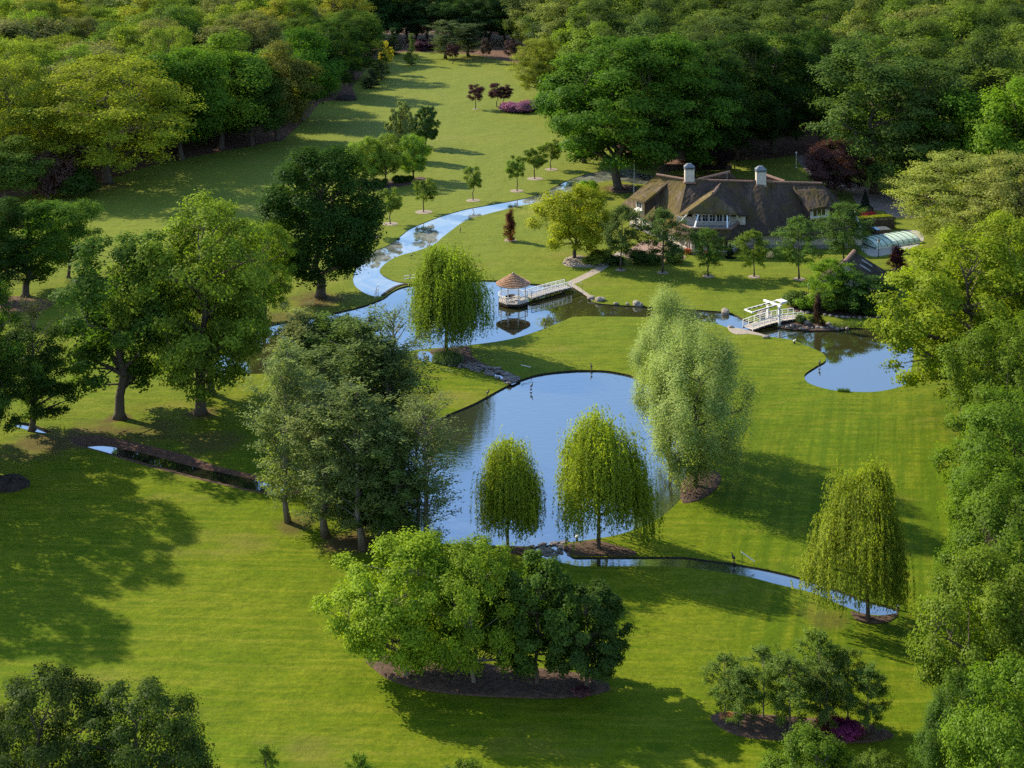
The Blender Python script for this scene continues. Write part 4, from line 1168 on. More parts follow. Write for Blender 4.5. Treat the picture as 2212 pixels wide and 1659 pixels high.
# ------------------------------------------------------------------ pool enclosure
PG, nt_, N_, L_, p_ = new_mat('pool_polycarbonate')
p_.inputs['Base Color'].default_value = (.52, .68, .62, 1); p_.inputs['Roughness'].default_value = .22; p_.inputs['Specular IOR Level'].default_value = .6
pool = empty('pool_enclosure', (65.5, 248.5, 0), 'arched pale green pool enclosure with dark ribs right of the house', 'pool cover')
po = pool.location
pa = Vector((63.2, 244.2, 0)); pl = Vector((8.9, 4.4, 0)); pw = Vector((-2.4, 5.4, 0))
arc = lambda t, a_, r=0.0: pa + pl * t + pw * (.5 - .5 * math.cos(a_)) + Vector((0, 0, .25 + (1.0 + r) * math.sin(a_)))
NB = 8
for k in range(NB):
    mb = MB(); n = 10
    v = [arc(k / NB, math.pi * i / n) for i in range(n + 1)] + [arc((k + 1) / NB, math.pi * i / n) for i in range(n + 1)]
    mb.add(v, [(i, i + 1, n + 2 + i, n + 1 + i) for i in range(n)]); at(pool, mb, 'panel', PG)
for k in range(NB + 1):
    mb = MB(); mb.tube([arc(k / NB, math.pi * i / 12, .04) for i in range(13)], .055, 5); at(pool, mb, 'rib', IRON)
mb = MB(); mb.add([arc(0, math.pi * i / 12) for i in range(13)], [tuple(range(13))]); at(pool, mb, 'end_panel', PG)
mb = MB(); mb.beam(pa, pa + pl, .2, .5); mb.beam(pa + pw, pa + pw + pl, .2, .5); at(pool, mb, 'kerb', WHITE)
# spa tub / covered box by the hedge
sp = empty('covered_spa', gp(1903, 505), 'dark square tub with grey and blue cover behind the pool enclosure', 'spa tub'); o = sp.location
mb = MB(); mb.box(o + Vector((0, 0, .45)), (3.0, 2.0, .9), .25); at(sp, mb, 'tub', DARKWOOD)
mb = MB(); mb.box(o + Vector((.35, .1, .98)), (2.1, 2.1, .12), .25); at(sp, mb, 'cover', LEAD)
mb = MB(); mb.box(o + Vector((-1.05, -.26, 1.0)), (.75, 2.1, .14), .25); at(sp, mb, 'cover_flap', BLUEP)

# ------------------------------------------------------------------ lamps, poles, small things
def lamp(name, label, x, y, h, mat, head=True, white=False):
    g = gp(x, y); e = empty(name, g, label, 'lamp post', None)
    mb = MB(); mb.tube([g, g + Vector((0, 0, .25)), g + Vector((0, 0, .3)), g + Vector((0, 0, h))], [.11, .11, .06, .045], 7); at(e, mb, 'post', mat)
    mb = MB(); mb.lathe(g, [(.06, h), (.17, h + .08), (.21, h + .42), (.10, h + .5)], 6); at(e, mb, 'lantern', WHITE if white else PAVE)
    mb = MB(); mb.lathe(g, [(.25, h + .42), (.12, h + .58), (.03, h + .72)], 6); at(e, mb, 'lantern_roof', mat)
    return e
lamp('lamp_post', 'black lantern post before the pool enclosure', 1898, 555, 2.4, IRON)
lamp('lamp_post', 'black lantern post beside the small thatched hut', 1949, 617, 2.4, IRON)
lamp('lamp_post', 'black lantern post on the round path end by the drawbridge', 1747, 655, 2.4, IRON)
lamp('lamp_post', 'black lantern post before the house front, right of the french doors', 1680, 560, 2.4, IRON)
lamp('lamp_post', 'tall white lamp post by the driveway behind the house', 1720, 363, 3.0, WHITE, True, True)
fp = empty('flagpole', gp(1369, 420), 'thin pale flagpole at the left end of the thatched house', 'flagpole')
mb = MB(); mb.tube([fp.location, fp.location + Vector((.1, 0, 6.2))], [.07, .035], 7); at(fp, mb, 'pole', WHITE)
mb = MB(); mb.lathe(fp.location + Vector((.1, 0, 0)), [(.02, 6.15), (.08, 6.24), (.0, 6.34)], 8); at(fp, mb, 'finial', WHITE)
def board_on_post(label, x, y, h, tx, tz, w=.09, l=1.0):
    g = gp(x, y); e = empty('garden_sign', g, label, 'sign')
    mb = MB(); mb.tube([g, g + Vector((0, 0, h))], .025, 6); at(e, mb, 'post', IRON)
    mb = MB(); a_ = g + Vector((0, 0, h)); mb.beam(a_ + Vector((-.08, 0, .03)), a_ + Vector((tx, -.15, tz)), .10, .06); at(e, mb, 'board', WHITE)
board_on_post('white slanted bar on a thin post on the near bank of the brook', 1603, 1222, 1.25, 1.15, -.78)
board_on_post('white slanted bar on a short post by the cascade mouth', 1148, 806, .75, -1.35, .38)
board_on_post('small white slanted bar on a post beside the jetty path', 1258, 628, 1.1, -.55, .35)
# white rails where the weir meets both banks
for label, pts in (('white handrail at the right end of the weir', ((873, 609), (899, 606))), ('white handrail at the left end of the weir', ((810, 644), (817, 628)))):
    a_, b_ = gp(*pts[0]), gp(*pts[1]); e = empty('handrail', (a_ + b_) / 2, label, 'railing')
    mb = MB()
    for h_ in (.5, .95): mb.beam(a_ + Vector((0, 0, h_)), b_ + Vector((0, 0, h_)), .07, .08)
    at(e, mb, 'rail', WHITE)
    for q in (a_, a_.lerp(b_, .5), b_):
        mb = MB(); mb.box(q + Vector((0, 0, .45)), (.08, .08, 1.0)); at(e, mb, 'post', WHITE)
# weir
wp = [gp(*q) for q in catmull([Vector((x, y, 0)) for x, y in ((826, 639), (838, 630), (855, 620), (872, 615), (890, 614))], 4, False) for q in [(q.x, q.y)]]
we = empty('timber_weir', wp[len(wp) // 2], 'dark curved timber weir between the stream and the pavilion pond', 'weir')
for a_, b_ in zip(wp, wp[1:]):
    mb = MB(); mb.beam(a_ + Vector((0, 0, -.2)), b_ + Vector((0, 0, -.2)), .5, .62); at(we, mb, 'timber', DARKWOOD)
# little bronze figures at the water's edge
def heron(label, x, y, h=.9, rz=0.0, z=0.0):
    g = gp(x, y, z); e = empty('bird_figure', g, label, 'bird figure', 'dark bird figures around the ponds', rz); o = Vector((0, 0, 0))
    k = h / .9
    m_ = MB(); m_.tube([(0, 0, .34*k), (-.05*k, 0, .42*k), (.10*k, 0, .52*k), (.22*k, 0, .66*k), (.17*k, 0, .80*k), (.24*k, 0, .88*k)], [.02*k, .12*k, .13*k, .05*k, .04*k, .055*k], 8); m_.tube([(.26*k, 0, .88*k), (.46*k, 0, .84*k)], [.025*k, .006*k], 5); m_.build('body', IRON, e, True)
    for sd in (-.05, .05):
        m_ = MB(); m_.tube([(0, sd*k, .4*k), (.03, sd*k, .2*k), (0, sd*k, 0)], .025*k, 5); m_.build('leg', IRON, e)
    m_ = MB(); m_.lathe((0, 0, 0), [(.16*k, -.02), (.15*k, .05)], 8); m_.build('base', DARKWOOD, e)
for l_, x, y, r in (('on the near bank of the pavilion pond', 1177, 709, 1.0), ('on the far bank of the lower pond', 1278, 800, 2.0), ('on the left bank of the lower pond', 1052, 857, .3),
                    ('standing in the lower pond near the cascade', 1147, 842, .6), ('on the right bank of the stream', 994, 502, 1.2), ('on the far left bank of the brook', 1586, 1217, 2.4),
                    ('on the stream bank near the willow', 888, 558, 0.0), ('at the tip of the right lawn by the big pond', 1770, 792, 1.0)):
    heron('small dark bird figure ' + l_, x, y, .95, r)
for l_, x, y in (('white and dark bird figure beside the broad willow at the outflow', 1246, 1168), ('white and dark bird figure at the end of the brook', 1940, 1317), ('small white bird figure on the bank right of the drawbridge', 1716, 742)):
    g = gp(x, y); e = empty('bird_figure', g, l_, 'bird figure')
    m_ = MB(); m_.tube([(0, 0, 0), (0, 0, .25)], [.14, .10], 8); m_.build('base', DARKWOOD, e)
    m_ = MB(); m_.tube([(-.2, 0, .34), (-.05, 0, .38), (.12, 0, .42), (.17, 0, .55), (.24, 0, .6)], [.03, .15, .12, .05, .06], 8); m_.build('body', WHITE, e, True)
# stones ------------------------------------------------------------------
def stone_mesh(seed, mat, flat=.6):
    R = np.random.default_rng(seed)
    import bmesh
    bm = bmesh.new(); bmesh.ops.create_icosphere(bm, subdivisions=2, radius=.5)
    ph = R.uniform(0, 6, 6)
    for v in bm.verts:
        k = 1 + .16 * math.sin(v.co.x * 5 + ph[0]) + .14 * math.sin(v.co.y * 6 + ph[1]) + .10 * math.sin(v.co.z * 7 + ph[2]) + R.normal() * .03
        v.co *= k; v.co.z *= flat
    me = bpy.data.meshes.new('stone'); bm.to_mesh(me); bm.free(); me.materials.append(mat); return me
STONES = [stone_mesh(k, ROCK, .7) for k in range(4)]; SLABS = [stone_mesh(10 + k, SLATE, .38) for k in range(4)]
SR = random.Random(3)
ORD = 'first second third fourth fifth sixth seventh eighth ninth tenth eleventh twelfth thirteenth fourteenth fifteenth sixteenth seventeenth eighteenth'.split()
def stone(x, y, size, label, group, lst=STONES, name='boulder', z=0.0):
    g = gp(x, y, z); o = link(name, SR.choice(lst)); o.location = g + Vector((0, 0, size * .12)); o.rotation_euler = (SR.uniform(-.2, .2), SR.uniform(-.2, .2), SR.uniform(0, 6))
    o.scale = (size * SR.uniform(.8, 1.25), size * SR.uniform(.8, 1.1), size * SR.uniform(.8, 1.1))
    return setp(o, label, 'stone', group)
BO = [(1277, 645, 1.1, 'flat boulder at the water end of the jetty gravel'), (1292, 650, 1.2, 'grey boulder next to the round pale boulder on the pond bank'), (1301, 649, 1.15, 'round pale boulder on the pond bank right of the jetty'),
      (1331, 657, .7, 'small boulder on the far pond bank right of the pale boulder'), (1376, 659, 1.2, 'long low boulder on the far pond bank'), (1384, 660, .8, 'brown boulder right of the long low one'), (1355, 658, .6, 'half sunken small stone on the far pond bank'),
      (1567, 676, 1.3, 'dark boulder on the far bank left of the drawbridge'), (1650, 687, 2.2, 'big pale boulder behind the drawbridge railing'), (1663, 690, 1.4, 'boulder under the drawbridge portal'), (1744, 701, 1.2, 'lilac grey boulder right of the drawbridge'),
      (1654, 730, .8, 'pink stone under the drawbridge on the near bank'), (1579, 708, .8, 'stone at the left end of the drawbridge'), (1790, 704, .9, 'stone on the shore below the dark weeping tree'), (1905, 675, 1.2, 'brown boulder by the hut path'), (1890, 680, .9, 'stone at the end of the shrub bed'),
      (1212, 622, .7, 'block under the jetty end')]
for x, y, s_, l_ in BO: stone(x, y, s_, l_, None)
for i in range(16):
    t = i / 15; stone(1219 + 90 * t, 571 + 4 * math.sin(t * 3.1) + SR.uniform(-1, 1), SR.uniform(.4, .75), ORD[i] + ' pale stone from the left edging the yellow round tree bed', 'stones edging the flower bed', STONES, 'edging_stone')
for i in range(18):
    t = i / 17; stone(1706 + 215 * t, 671 + 17 * math.sin(t * 2.2) + SR.uniform(-1.5, 1.5), SR.uniform(.35, .7), ORD[i] + ' small stone from the left along the shrub bed by the hut', 'stones along the shrub bed', STONES, 'edging_stone')
for i in range(14):
    stone(1690 + 140 * i / 13, 707 + SR.uniform(-2, 3) + (2 if i > 3 else -2), SR.uniform(.35, .8), ORD[i] + ' stone from the left on the shore right of the drawbridge', 'shore stones right of the drawbridge', STONES, 'shore_stone')
# cascade of stones from the upper pond to the lower pond
casc = sheet('cascade_water', ring(cascade_px, 4), .03, W_DITCH)
CP = [gp(*q) for q in cascade_px]
spine = [(905, 768), (940, 773), (975, 784), (1010, 791), (1040, 797), (1070, 806), (1095, 818), (1115, 824)]
def along(t):
    k = t * (len(spine) - 1); i = min(int(k), len(spine) - 2); f_ = k - i
    return spine[i][0] * (1-f_) + spine[i+1][0] * f_, spine[i][1] * (1-f_) + spine[i+1][1] * f_
for i in range(110):
    x, y = along(SR.random() ** .75); d = SR.choice((-1, 1)) * (SR.uniform(6, 12) if i % 3 else SR.uniform(0, 6))
    stone(x + SR.uniform(-4, 4) + d * .9, y - d * .45 + SR.uniform(-2, 2), SR.uniform(.35, .95), 'wet dark stone in the cascade between the ponds', 'stones of the cascade', SLABS, 'cascade_stone')
for i in range(95):
    t = SR.random(); x = 1150 + 80 * t + SR.uniform(-6, 6); y = 1180 + SR.uniform(-4, 26) - 6 * t
    stone(x, y, SR.uniform(.25, .62) if i % 6 else SR.uniform(.6, .85), 'dark wet stone in the outflow of the lower pond', 'stones of the outflow', SLABS, 'outflow_stone', -.18)
# edging stones of the mulch near the cascade
# reeds below the first willow
def reeds(label, px, n, h, seed, col):
    R = np.random.default_rng(seed); P = [gp(*q) for q in px]
    x0, x1 = min(q.x for q in P), max(q.x for q in P); y0, y1 = min(q.y for q in P), max(q.y for q in P)
    pts = []
    while len(pts) < n:
        x, y = R.uniform(x0, x1), R.uniform(y0, y1)
        if inside(x, y, P): pts.append((x, y))
    pts = np.array(pts); hh = h * R.uniform(.5, 1.1, n)
    a = R.uniform(0, 6.28, n); w = .03 + .02 * R.uniform(size=n); ln = R.normal(size=(n, 2)) * .18
    V = np.zeros((n, 3, 3)); V[:, 0, 0] = pts[:, 0] - np.cos(a) * w; V[:, 0, 1] = pts[:, 1] - np.sin(a) * w
    V[:, 1, 0] = pts[:, 0] + np.cos(a) * w; V[:, 1, 1] = pts[:, 1] + np.sin(a) * w
    V[:, 2, 0] = pts[:, 0] + ln[:, 0] * hh; V[:, 2, 1] = pts[:, 1] + ln[:, 1] * hh; V[:, 2, 2] = hh
    me = np_mesh('reeds', V.reshape(-1, 3), None, np.arange(n * 3).reshape(n, 3), LEAF)
    at_ = me.attributes.new('tone', 'FLOAT', 'FACE'); at_.data.foreach_set('value', R.uniform(.2, .8, n).astype(np.float32))
    o = link('reed_bed', me); o.color = (*col, 1); setp(o, label, 'reeds', None, 'stuff')
reeds('grey green reeds below the willow beside the cascade', [(934, 785), (938, 770), (960, 764), (990, 768), (1000, 782), (990, 792), (960, 790)], 1600, 1.1, 1, (.10, .15, .075))
reeds('bright green sedge along the right pond edge', [(1790, 703), (1840, 698), (1880, 704), (1850, 708), (1800, 710)], 500, .8, 2, (.12, .17, .05))
reeds('low rushes on the bottom edge of the right pond', [(1808, 843), (1835, 844), (1836, 848), (1810, 847)], 200, .45, 3, (.08, .14, .03))
# weeping dark red beeches (specimen shrubs)
for kx, (x, b, t, w, l_, c_) in enumerate(((1103, 520, 452, 23, 'dark red weeping beech on the lawn by the stream', (.085, .030, .026)), (1768, 705, 632, 22, 'nearly black weeping beech beside the drawbridge', (.035, .020, .022)), (1938, 583, 530, 34, 'dark purple weeping beech before the pool enclosure', (.060, .018, .030)))):
    tree('weeper', 'weeping_beech', l_, x, b, t, w, c_, 0, .7 + kx, 'dark weeping beeches')
# clipped yews and hedges
for i, (x, b, t, w, l_) in enumerate(((1577, 557, 526, 22, 'clipped dark yew cone before the house bay'), (1869, 449, 407, 22, 'clipped dark yew cone by the driveway'), (1500, 391, 374, 14, 'small dark yew cone behind the house ridge'))):
    g = gp(x, b); m_ = g.y / F; e = empty('yew_cone', g, l_, 'topiary', 'clipped yew cones')
    c_ = link('foliage', topiary((b - t) * m_, w * m_ / 2, 4200, i), e); c_.color = (.016, .030, .014, 1)
def hedge(label, x, y, sx, sy, sz, rz, col, n=2600, name='hedge'):
    g = gp(x, y); e = empty(name, g, label, 'hedge', None, rz)
    c_ = link('foliage', hedge_mesh(sx, sy, sz, n, int(x)), e); c_.color = (*col, 1)
    mb = MB(); mb.box((0, 0, sz * .46), (sx * .94, sy * .88, sz * .9)); mb.build('inner_twigs', BARK, e)
hedge('bright yellow green clipped hedge right of the house', 1888, 482, 7.0, 1.6, 1.3, .25, (.30, .34, .02))
hedge('dark clipped hedge behind the covered spa', 1884, 496, 9.0, 1.2, 2.0, .25, (.022, .042, .014))
hedge('low dark hedge by the driveway bend', 1835, 458, 9.0, 1.5, .9, .1, (.04, .075, .016))
hedge('low hedge behind the house roof', 1480, 365, 22, 1.2, 1.0, 0, (.02, .04, .015))
for i, (x, y, w, h, c_, l_) in enumerate(((1858, 470, 60, 12, (.30, .035, .075), 'row of crimson flowers along the yellow hedge'), (1822, 490, 18, 12, (.5, .03, .14), 'crimson flowers at the end of the yellow hedge'), (1534, 552, 22, 12, (.45, .12, .16), 'pink flowering shrub at the foot of the house bay'), (1663, 558, 14, 14, (.55, .45, .45), 'white flowering shrub before the french doors'), (1486, 548, 18, 12, (.35, .09, .06), 'red flowers at the left end of the bay'))):
    tree('bush', 'flowering_shrub', l_, x, y, y - h, w, c_, i, None, None, 'shrub')
SH = [(1300, 566, 50, 24, (.10, .12, .02)), (1280, 571, 40, 16, (.11, .13, .03)), (1330, 572, 38, 18, (.03, .05, .02)), (1382, 568, 46, 26, (.03, .055, .016)), (1410, 570, 40, 22, (.04, .07, .02)), (1455, 566, 44, 22, (.05, .08, .026)), (1700, 560, 30, 20, (.04, .07, .02))]
for i, (x, y, w, h, c_) in enumerate(SH):
    tree('bush', 'garden_shrub', ('light green shrub at the right of the flower bed', 'low yellowish shrub under the yellow round tree', 'dark shrub where the path meets the house planting', 'dark shrub between the first two lawn trees', 'greener shrub behind the second lawn tree', 'shrub left of the house bay', 'shrub at the right end of the house front')[i], x, y, y - h, w, c_, i, None, 'shrubs along the house front', 'shrub')
SB = [(1728, 662, 60, 30, (.05, .08, .02)), (1741, 670, 42, 26, (.085, .15, .014)), (1772, 668, 50, 38, (.10, .16, .016)), (1800, 676, 60, 44, (.05, .09, .016)), (1850, 676, 70, 40, (.02, .04, .012)), (1880, 680, 46, 34, (.07, .12, .018)), (1714, 655, 40, 22, (.05, .07, .03)), (1730, 698, 24, 16, (.05, .08, .03)), (1757, 697, 20, 14, (.03, .06, .02)), (1919, 640, 44, 26, (.016, .03, .014))]
for i, (x, y, w, h, c_) in enumerate(SB):
    tree('bush', 'garden_shrub', ('low dark green shrub at the left of the shrub bed by the hut', 'small bright green shrub in the shrub bed by the hut', 'bright shrub under the hut tree', 'green shrub left of the drooping hut tree', 'dark shrub under the drooping hut tree', 'green shrub at the right end of the shrub bed', 'grey green shrub by the lantern at the sandy circle', 'small shrub at the right end of the drawbridge', 'dark round shrub beside the nearly black beech', 'blackish shrub at the right wall of the hut')[i], x, y, y - h, w, c_, i, None, 'shrubs around the small hut', 'shrub')
for x, b, t, w, c_, l_, k in ((1795, 668, 560, 100, (.085, .145, .018), 'bright green small tree before the hut gable', 'ash'), (1845, 672, 590, 120, (.040, .085, .022), 'dark green drooping tree in front of the hut', 'ash'), (1893, 668, 606, 70, (.022, .052, .02), 'dark blue green weeping tree right of the hut', 'ash'), (1765, 640, 605, 30, (.09, .14, .03), 'little light green tree on the path island', 'standard')):
    tree(k, 'garden_tree', l_, x, b, t, w, c_, 1, .3)
# soil heaps
for l_, x, y, w, h in (('dark soil heap at the left picture edge', 15, 1050, 95, .9), ('dark soil heap before the left forest corner', 748, 216, 46, 1.3)):
    c = gp(x, y); r = w * mpp(y) / 2
    o = bed('soil_heap', [(c.x + math.cos(k * .6283) * r, c.y + math.sin(k * .6283) * r * .7, 0) for k in range(10)], SOIL, h, .0, 4, int(x), False, .25)
    o['kind'] = 'thing'; setp(o, l_, 'soil heap')
# ------------------------------------------------------------------ trees and shrubs
DK, DK2 = (.020, .042, .009), (.029, .056, .012)
MID, MID2 = (.042, .086, .012), (.064, .105, .022)
BR, YG = (.095, .165, .016), (.165, .190, .016)
WIL, SIL, GRY = (.150, .180, .022), (.165, .205, .092), (.108, .130, .060)
PUR, RED = (.052, .024, .040), (.075, .022, .022)
T = tree
OAKS = 'mature trees along the forest edge'
# big specimens on the lawns
T('dark_oak', 'oak_tree', 'tall dark oak with dense oval crown standing alone between lawn and stream', 693, 641, 318, 232, DK, 0, .6)
T('slim_oak', 'oak_tree', 'irregular dark oak with bare lower trunk left of the spreading green oak', 258, 903, 480, 235, (.045, .078, .016), 0, 2.0)
T('open_oak', 'oak_tree', 'large spreading mid green oak with visible limbs above the ditch', 433, 893, 428, 320, (.098,.130,.020), 0, 1.2)
T('open_oak', 'oak_tree', 'lighter oak partly hidden behind the spreading oak above the ditch', 455, 853, 470, 250, (.085,.118,.018), 1, 4.0)
T('open_oak', 'oak_tree', 'light green oak whose trunk reflects in the pond at its west end', 571, 693, 485, 140, (.10,.145,.02), 1, .4)
T('slim_oak', 'oak_tree', 'thin dark oak with dead bare top beside the rill at the left edge', 69, 930, 690, 150, DK2, 0, .2)
T('bare', 'dead_tree', 'leafless grey branches of a dead crown rising above the thin dark oak', 72, 929, 635, 110, (.04, .05, .02), 0, 1.0)
T('slim_oak', 'oak_tree', 'dark leafy oak cut by the left picture edge above the rill', -45, 965, 668, 150, DK2, 0, 3.0)
T('open_oak', 'oak_tree', 'shade casting oak just beyond the left picture edge', -150, 1075, 620, 260, DK2, 0, 2.2)
T('open_oak', 'oak_tree', 'shade casting oak outside the left edge near the rill', -70, 1005, 590, 230, DK2, 1, 1.1)
T('open_oak', 'oak_tree', 'second shade casting oak outside the left edge', -330, 1165, 640, 330, DK2, 1, 2.2)
T('open_oak', 'oak_tree', 'broad dark oak crown in the bottom left corner', 90, 1880, 1462, 300, (.026, .042, .012), 1, .9)
T('open_oak', 'oak_tree', 'dark oak crown right of the corner crown at the bottom left', 300, 1890, 1470, 290, (.028, .046, .012), 0, 5.2)
# wispy grove left of the lower pond
G = 'wispy pale trees in the grove beside the lower pond'
GP, GD = (.118, .142, .068), (.076, .102, .042)
for x, b, t, w, c_, v, l_ in ((622, 1128, 738, 125, GP, 0, 'slim pale birch with clear trunk at the front left of the grove'),
        (703, 1160, 835, 140, GP, 1, 'pale birch right of the front left one in the grove'), (785, 1188, 828, 165, (.090, .114, .050), 2, 'widest feathery tree at the front of the grove'),
        (848, 1192, 905, 150, GD, 0, 'shorter dark feathery tree at the front of the grove'), 
        (648, 985, 668, 130, GP, 2, 'silvery birch at the back left of the grove'), (715, 980, 680, 150, (.070, .105, .030), 0, 'greener feathery tree at the back of the grove'),
        (782, 1010, 690, 150, GD, 1, 'dark feathery tree in the middle back of the grove'), (850, 1015, 725, 160, GD, 2, 'dark feathery tree at the back right of the grove'),
        (690, 1075, 760, 150, (.085, .112, .048), 1, 'feathery tree inside the left half of the grove')):
    T('wispy', 'birch_tree', l_, x, b, t, w, c_, v, .9 * v + x * .01, G)
T('sparse', 'birch_tree', 'sparse feathery tree leaning over the pond at the right of the grove', 920, 1192, 862, 190, (.095, .118, .058), 0, .4, G)
T('bare', 'birch_tree', 'nearly leafless stems at the right front of the grove', 905, 1180, 850, 130, GRY, 0, 2, G)
T('bare', 'alder_tree', 'bare branched treetop rising from the back of the grove', 850, 960, 655, 150, GRY, 0, .3, G)
T('alder', 'alder_tree', 'low dark alder at the foot of the grove by the water', 820, 1160, 980, 150, DK2, 1, 5, G)
# willows
G = 'weeping willows by the ponds'
T('willow', 'weeping_willow', 'weeping willow with bare trunk standing before the pavilion pond', 964, 764, 536, 162, (.105, .142, .020), 0, .5, G)
T('willow', 'weeping_willow', 'smallest yellow weeping willow at the bottom of the lower pond', 1097, 1190, 950, 132, WIL, 1, 2.2, G)
T('willow', 'weeping_willow', 'broad yellow weeping willow beside the stone outflow', 1293, 1187, 897, 205, WIL, 2, .6 - LEAN[2], G)
T('willow', 'weeping_willow', 'weeping willow at the end of the brook on the right lawn', 1875, 1337, 1008, 205, (.125, .158, .024), 3, math.pi - LEAN[3], G)
G = 'silver willows beside the lower pond'
T('silver', 'silver_willow', 'front silver grey willow with rounded tall crown in its mulch bed', 1502, 1052, 708, 205, SIL, 0, 1.0, G)
T('silver', 'silver_willow', 'taller silver grey willow behind the front one', 1446, 975, 648, 165, SIL, 1, 2.0, G)
# bed of four
G = 'trees in the large mulch bed'
T('maple', 'maple_tree', 'bright green maple, widest and leftmost in the big mulch bed', 878, 1463, 1166, 270, (.130, .175, .018), 0, .4, G)
T('maple', 'maple_tree', 'bright green maple in the middle left of the big mulch bed', 1023, 1480, 1172, 205, (.105, .150, .016), 1, 2.4, G)
T('chestnut', 'chestnut_tree', 'taller dark green chestnut in the big mulch bed', 1160, 1482, 1205, 175, (.044, .074, .015), 0, 1, G)
T('chestnut', 'chestnut_tree', 'shorter dark green chestnut, rightmost in the big mulch bed', 1266, 1490, 1272, 168, (.037, .064, .016), 1, 2, G)
# small cluster bottom right
G = 'young feathery trees in the round bed'
for i, (x, b, t, w, d) in enumerate(((1565, 1545, 1415, 82, 'leftmost feathery young tree in the round bed, behind pale flowers'), (1600, 1574, 1440, 84, 'front left feathery young tree in the round bed'),
        (1650, 1556, 1398, 98, 'back left feathery young tree in the round bed'), (1705, 1588, 1420, 104, 'front middle feathery young tree in the round bed'),
        (1770, 1558, 1366, 104, 'tallest feathery young tree at the back of the round bed'), (1783, 1586, 1432, 96, 'feathery young tree left of the purple flowering shrub'),
        (1832, 1560, 1402, 84, 'feathery young tree directly behind the purple flowering shrub'), (1876, 1588, 1440, 82, 'rightmost feathery young tree in the round bed'))):
    T('pinnate', 'young_tree', d, x, b, t, w, (.072, .108, .034) if i % 2 else (.082, .120, .030), i, None, G)
# row before the house
G = 'row of young trees on the lawn before the thatched house'
for i, (x, b, t, w, d) in enumerate(((1341, 583, 443, 86, 'first from the left'), (1431, 589, 452, 96, 'second from the left'), (1530, 597, 494, 70, 'third, in the middle'),
        (1629, 598, 499, 64, 'fourth, the smallest'), (1726, 603, 468, 86, 'fifth, the rightmost'))):
    T('ash', 'lawn_tree', 'young tree in the row before the house, ' + d, x, b, t, w, ((.055, .088, .032), (.050, .082, .03), (.055, .095, .025), (.085, .125, .024), (.062, .102, .034))[i], i, None, G)
T('ash', 'garden_tree', 'taller leafy tree at the right corner of the thatched house', 1822, 578, 440, 96, (.048, .088, .026), 2, 1)
T('round_tree', 'walnut_tree', 'yellow green round tree in the flower bed beside the path', 1241, 559, 404, 150, (.150, .165, .016), 0, 2)
T('bush', 'garden_shrub', 'bright green shrub against the yellow tree near the stream end', 1272, 425, 392, 44, BR, 0, 1)
# trees along the stream
G = 'young standard trees along the stream'
for i, (x, b, t, w, d) in enumerate(((805, 512, 445, 40, 'first, half hidden by the dark oak'), (843, 484, 404, 47, 'second from the dark oak'), (915, 458.5, 382, 48, 'third from the dark oak'),
        (1022, 433, 357, 38, 'fourth, the slimmest crown'), (1117, 413, 334, 40, 'fifth from the dark oak'), (1155, 386.5, 316, 45, 'sixth from the dark oak'), (1190, 366.5, 301, 43, 'seventh, farthest from the dark oak'))):
    T('standard', 'stream_tree', 'young tree in gravel ring by the stream, ' + d, x, b, t, w, (.085, .120, .026), i, None, G)
# bed of light trees in the far lawn
G = 'light green trees in the far lawn bed'
for i, (x, b, t, w) in enumerate(((789, 400, 298, 76), (833, 396, 288, 68), (893, 388, 292, 66))):
    T('round_tree', 'light_tree', ('leftmost', 'middle', 'rightmost')[i] + ' of three light green trees in the bed on the far lawn', x, b, t, w, (.110, .160, .030), i, None, G)
T('chestnut', 'chestnut_tree', 'pale flowering chestnut behind the three light green trees', 866, 345, 221, 54, (.110, .135, .060), 0, 1)
T('chestnut', 'chestnut_tree', 'dark compact chestnut right of the three light green trees', 920, 319, 229, 48, (.050, .085, .036), 1, 1)
for i, (x, y, w, h) in enumerate(((778, 402, 30, 16), (818, 404, 34, 18), (862, 396, 30, 16), (906, 318, 16, 22), (880, 392, 26, 12))):
    T('bush', 'low_shrub', ('small dark shrub, leftmost in the far lawn bed', 'small dark shrub in the middle of the far lawn bed', 'small dark shrub right of the middle one in the far lawn bed', 'little shrub under the dark compact chestnut', 'small dark shrub, rightmost in the far lawn bed')[i], x, y, y - h, w, DK2, i, None, 'shrubs at the foot of the far lawn trees')
# purple trees
T('standard', 'purple_tree', 'small purple leaved tree standing alone on the far lawn', 1027, 235.5, 179, 36, PUR, 0, 1)
T('standard', 'purple_tree', 'left of two small purple trees behind the pink rhododendron', 1073, 231, 178, 36, PUR, 1, 1)
T('standard', 'purple_tree', 'right of two small purple trees behind the pink rhododendron', 1088, 229, 182, 34, PUR, 0, 3)
def flowering(label, x, y, w, h, col, v=0, grp=None, name='rhododendron'):
    return T('bush', name, label, x, y, y - h, w, col, v, None, grp, 'shrub')
G = 'pink rhododendrons on the far lawn'
for i, (x, y, w, h) in enumerate(((1104, 241, 46, 20), (1128, 242, 50, 22), (1148, 238, 44, 22))):
    flowering(('left', 'middle', 'right')[i] + ' mound of the pink rhododendron bed on the far lawn', x, y, w, h, (.19, .085, .21), i, G)
flowering('dark purple shrub at the right end of the pink rhododendrons', 1168, 233, 34, 20, (.07, .03, .06))
flowering('magenta flowering shrub in the round bed at the lower right', 1826, 1590, 62, 34, (.15, .028, .14), 1)
flowering('low dark red shrub left of the magenta flowers', 1778, 1580, 40, 22, (.07, .02, .03), 0, None, 'red_shrub')
flowering('small pink flowering shrub under the dark chestnuts', 1255, 1500, 36, 12, (.13, .06, .10), 0)
flowering('low pale flowering plant at the left end of the round bed', 1568, 1552, 26, 10, (.30, .17, .13), 1, None, 'flowering_plant')
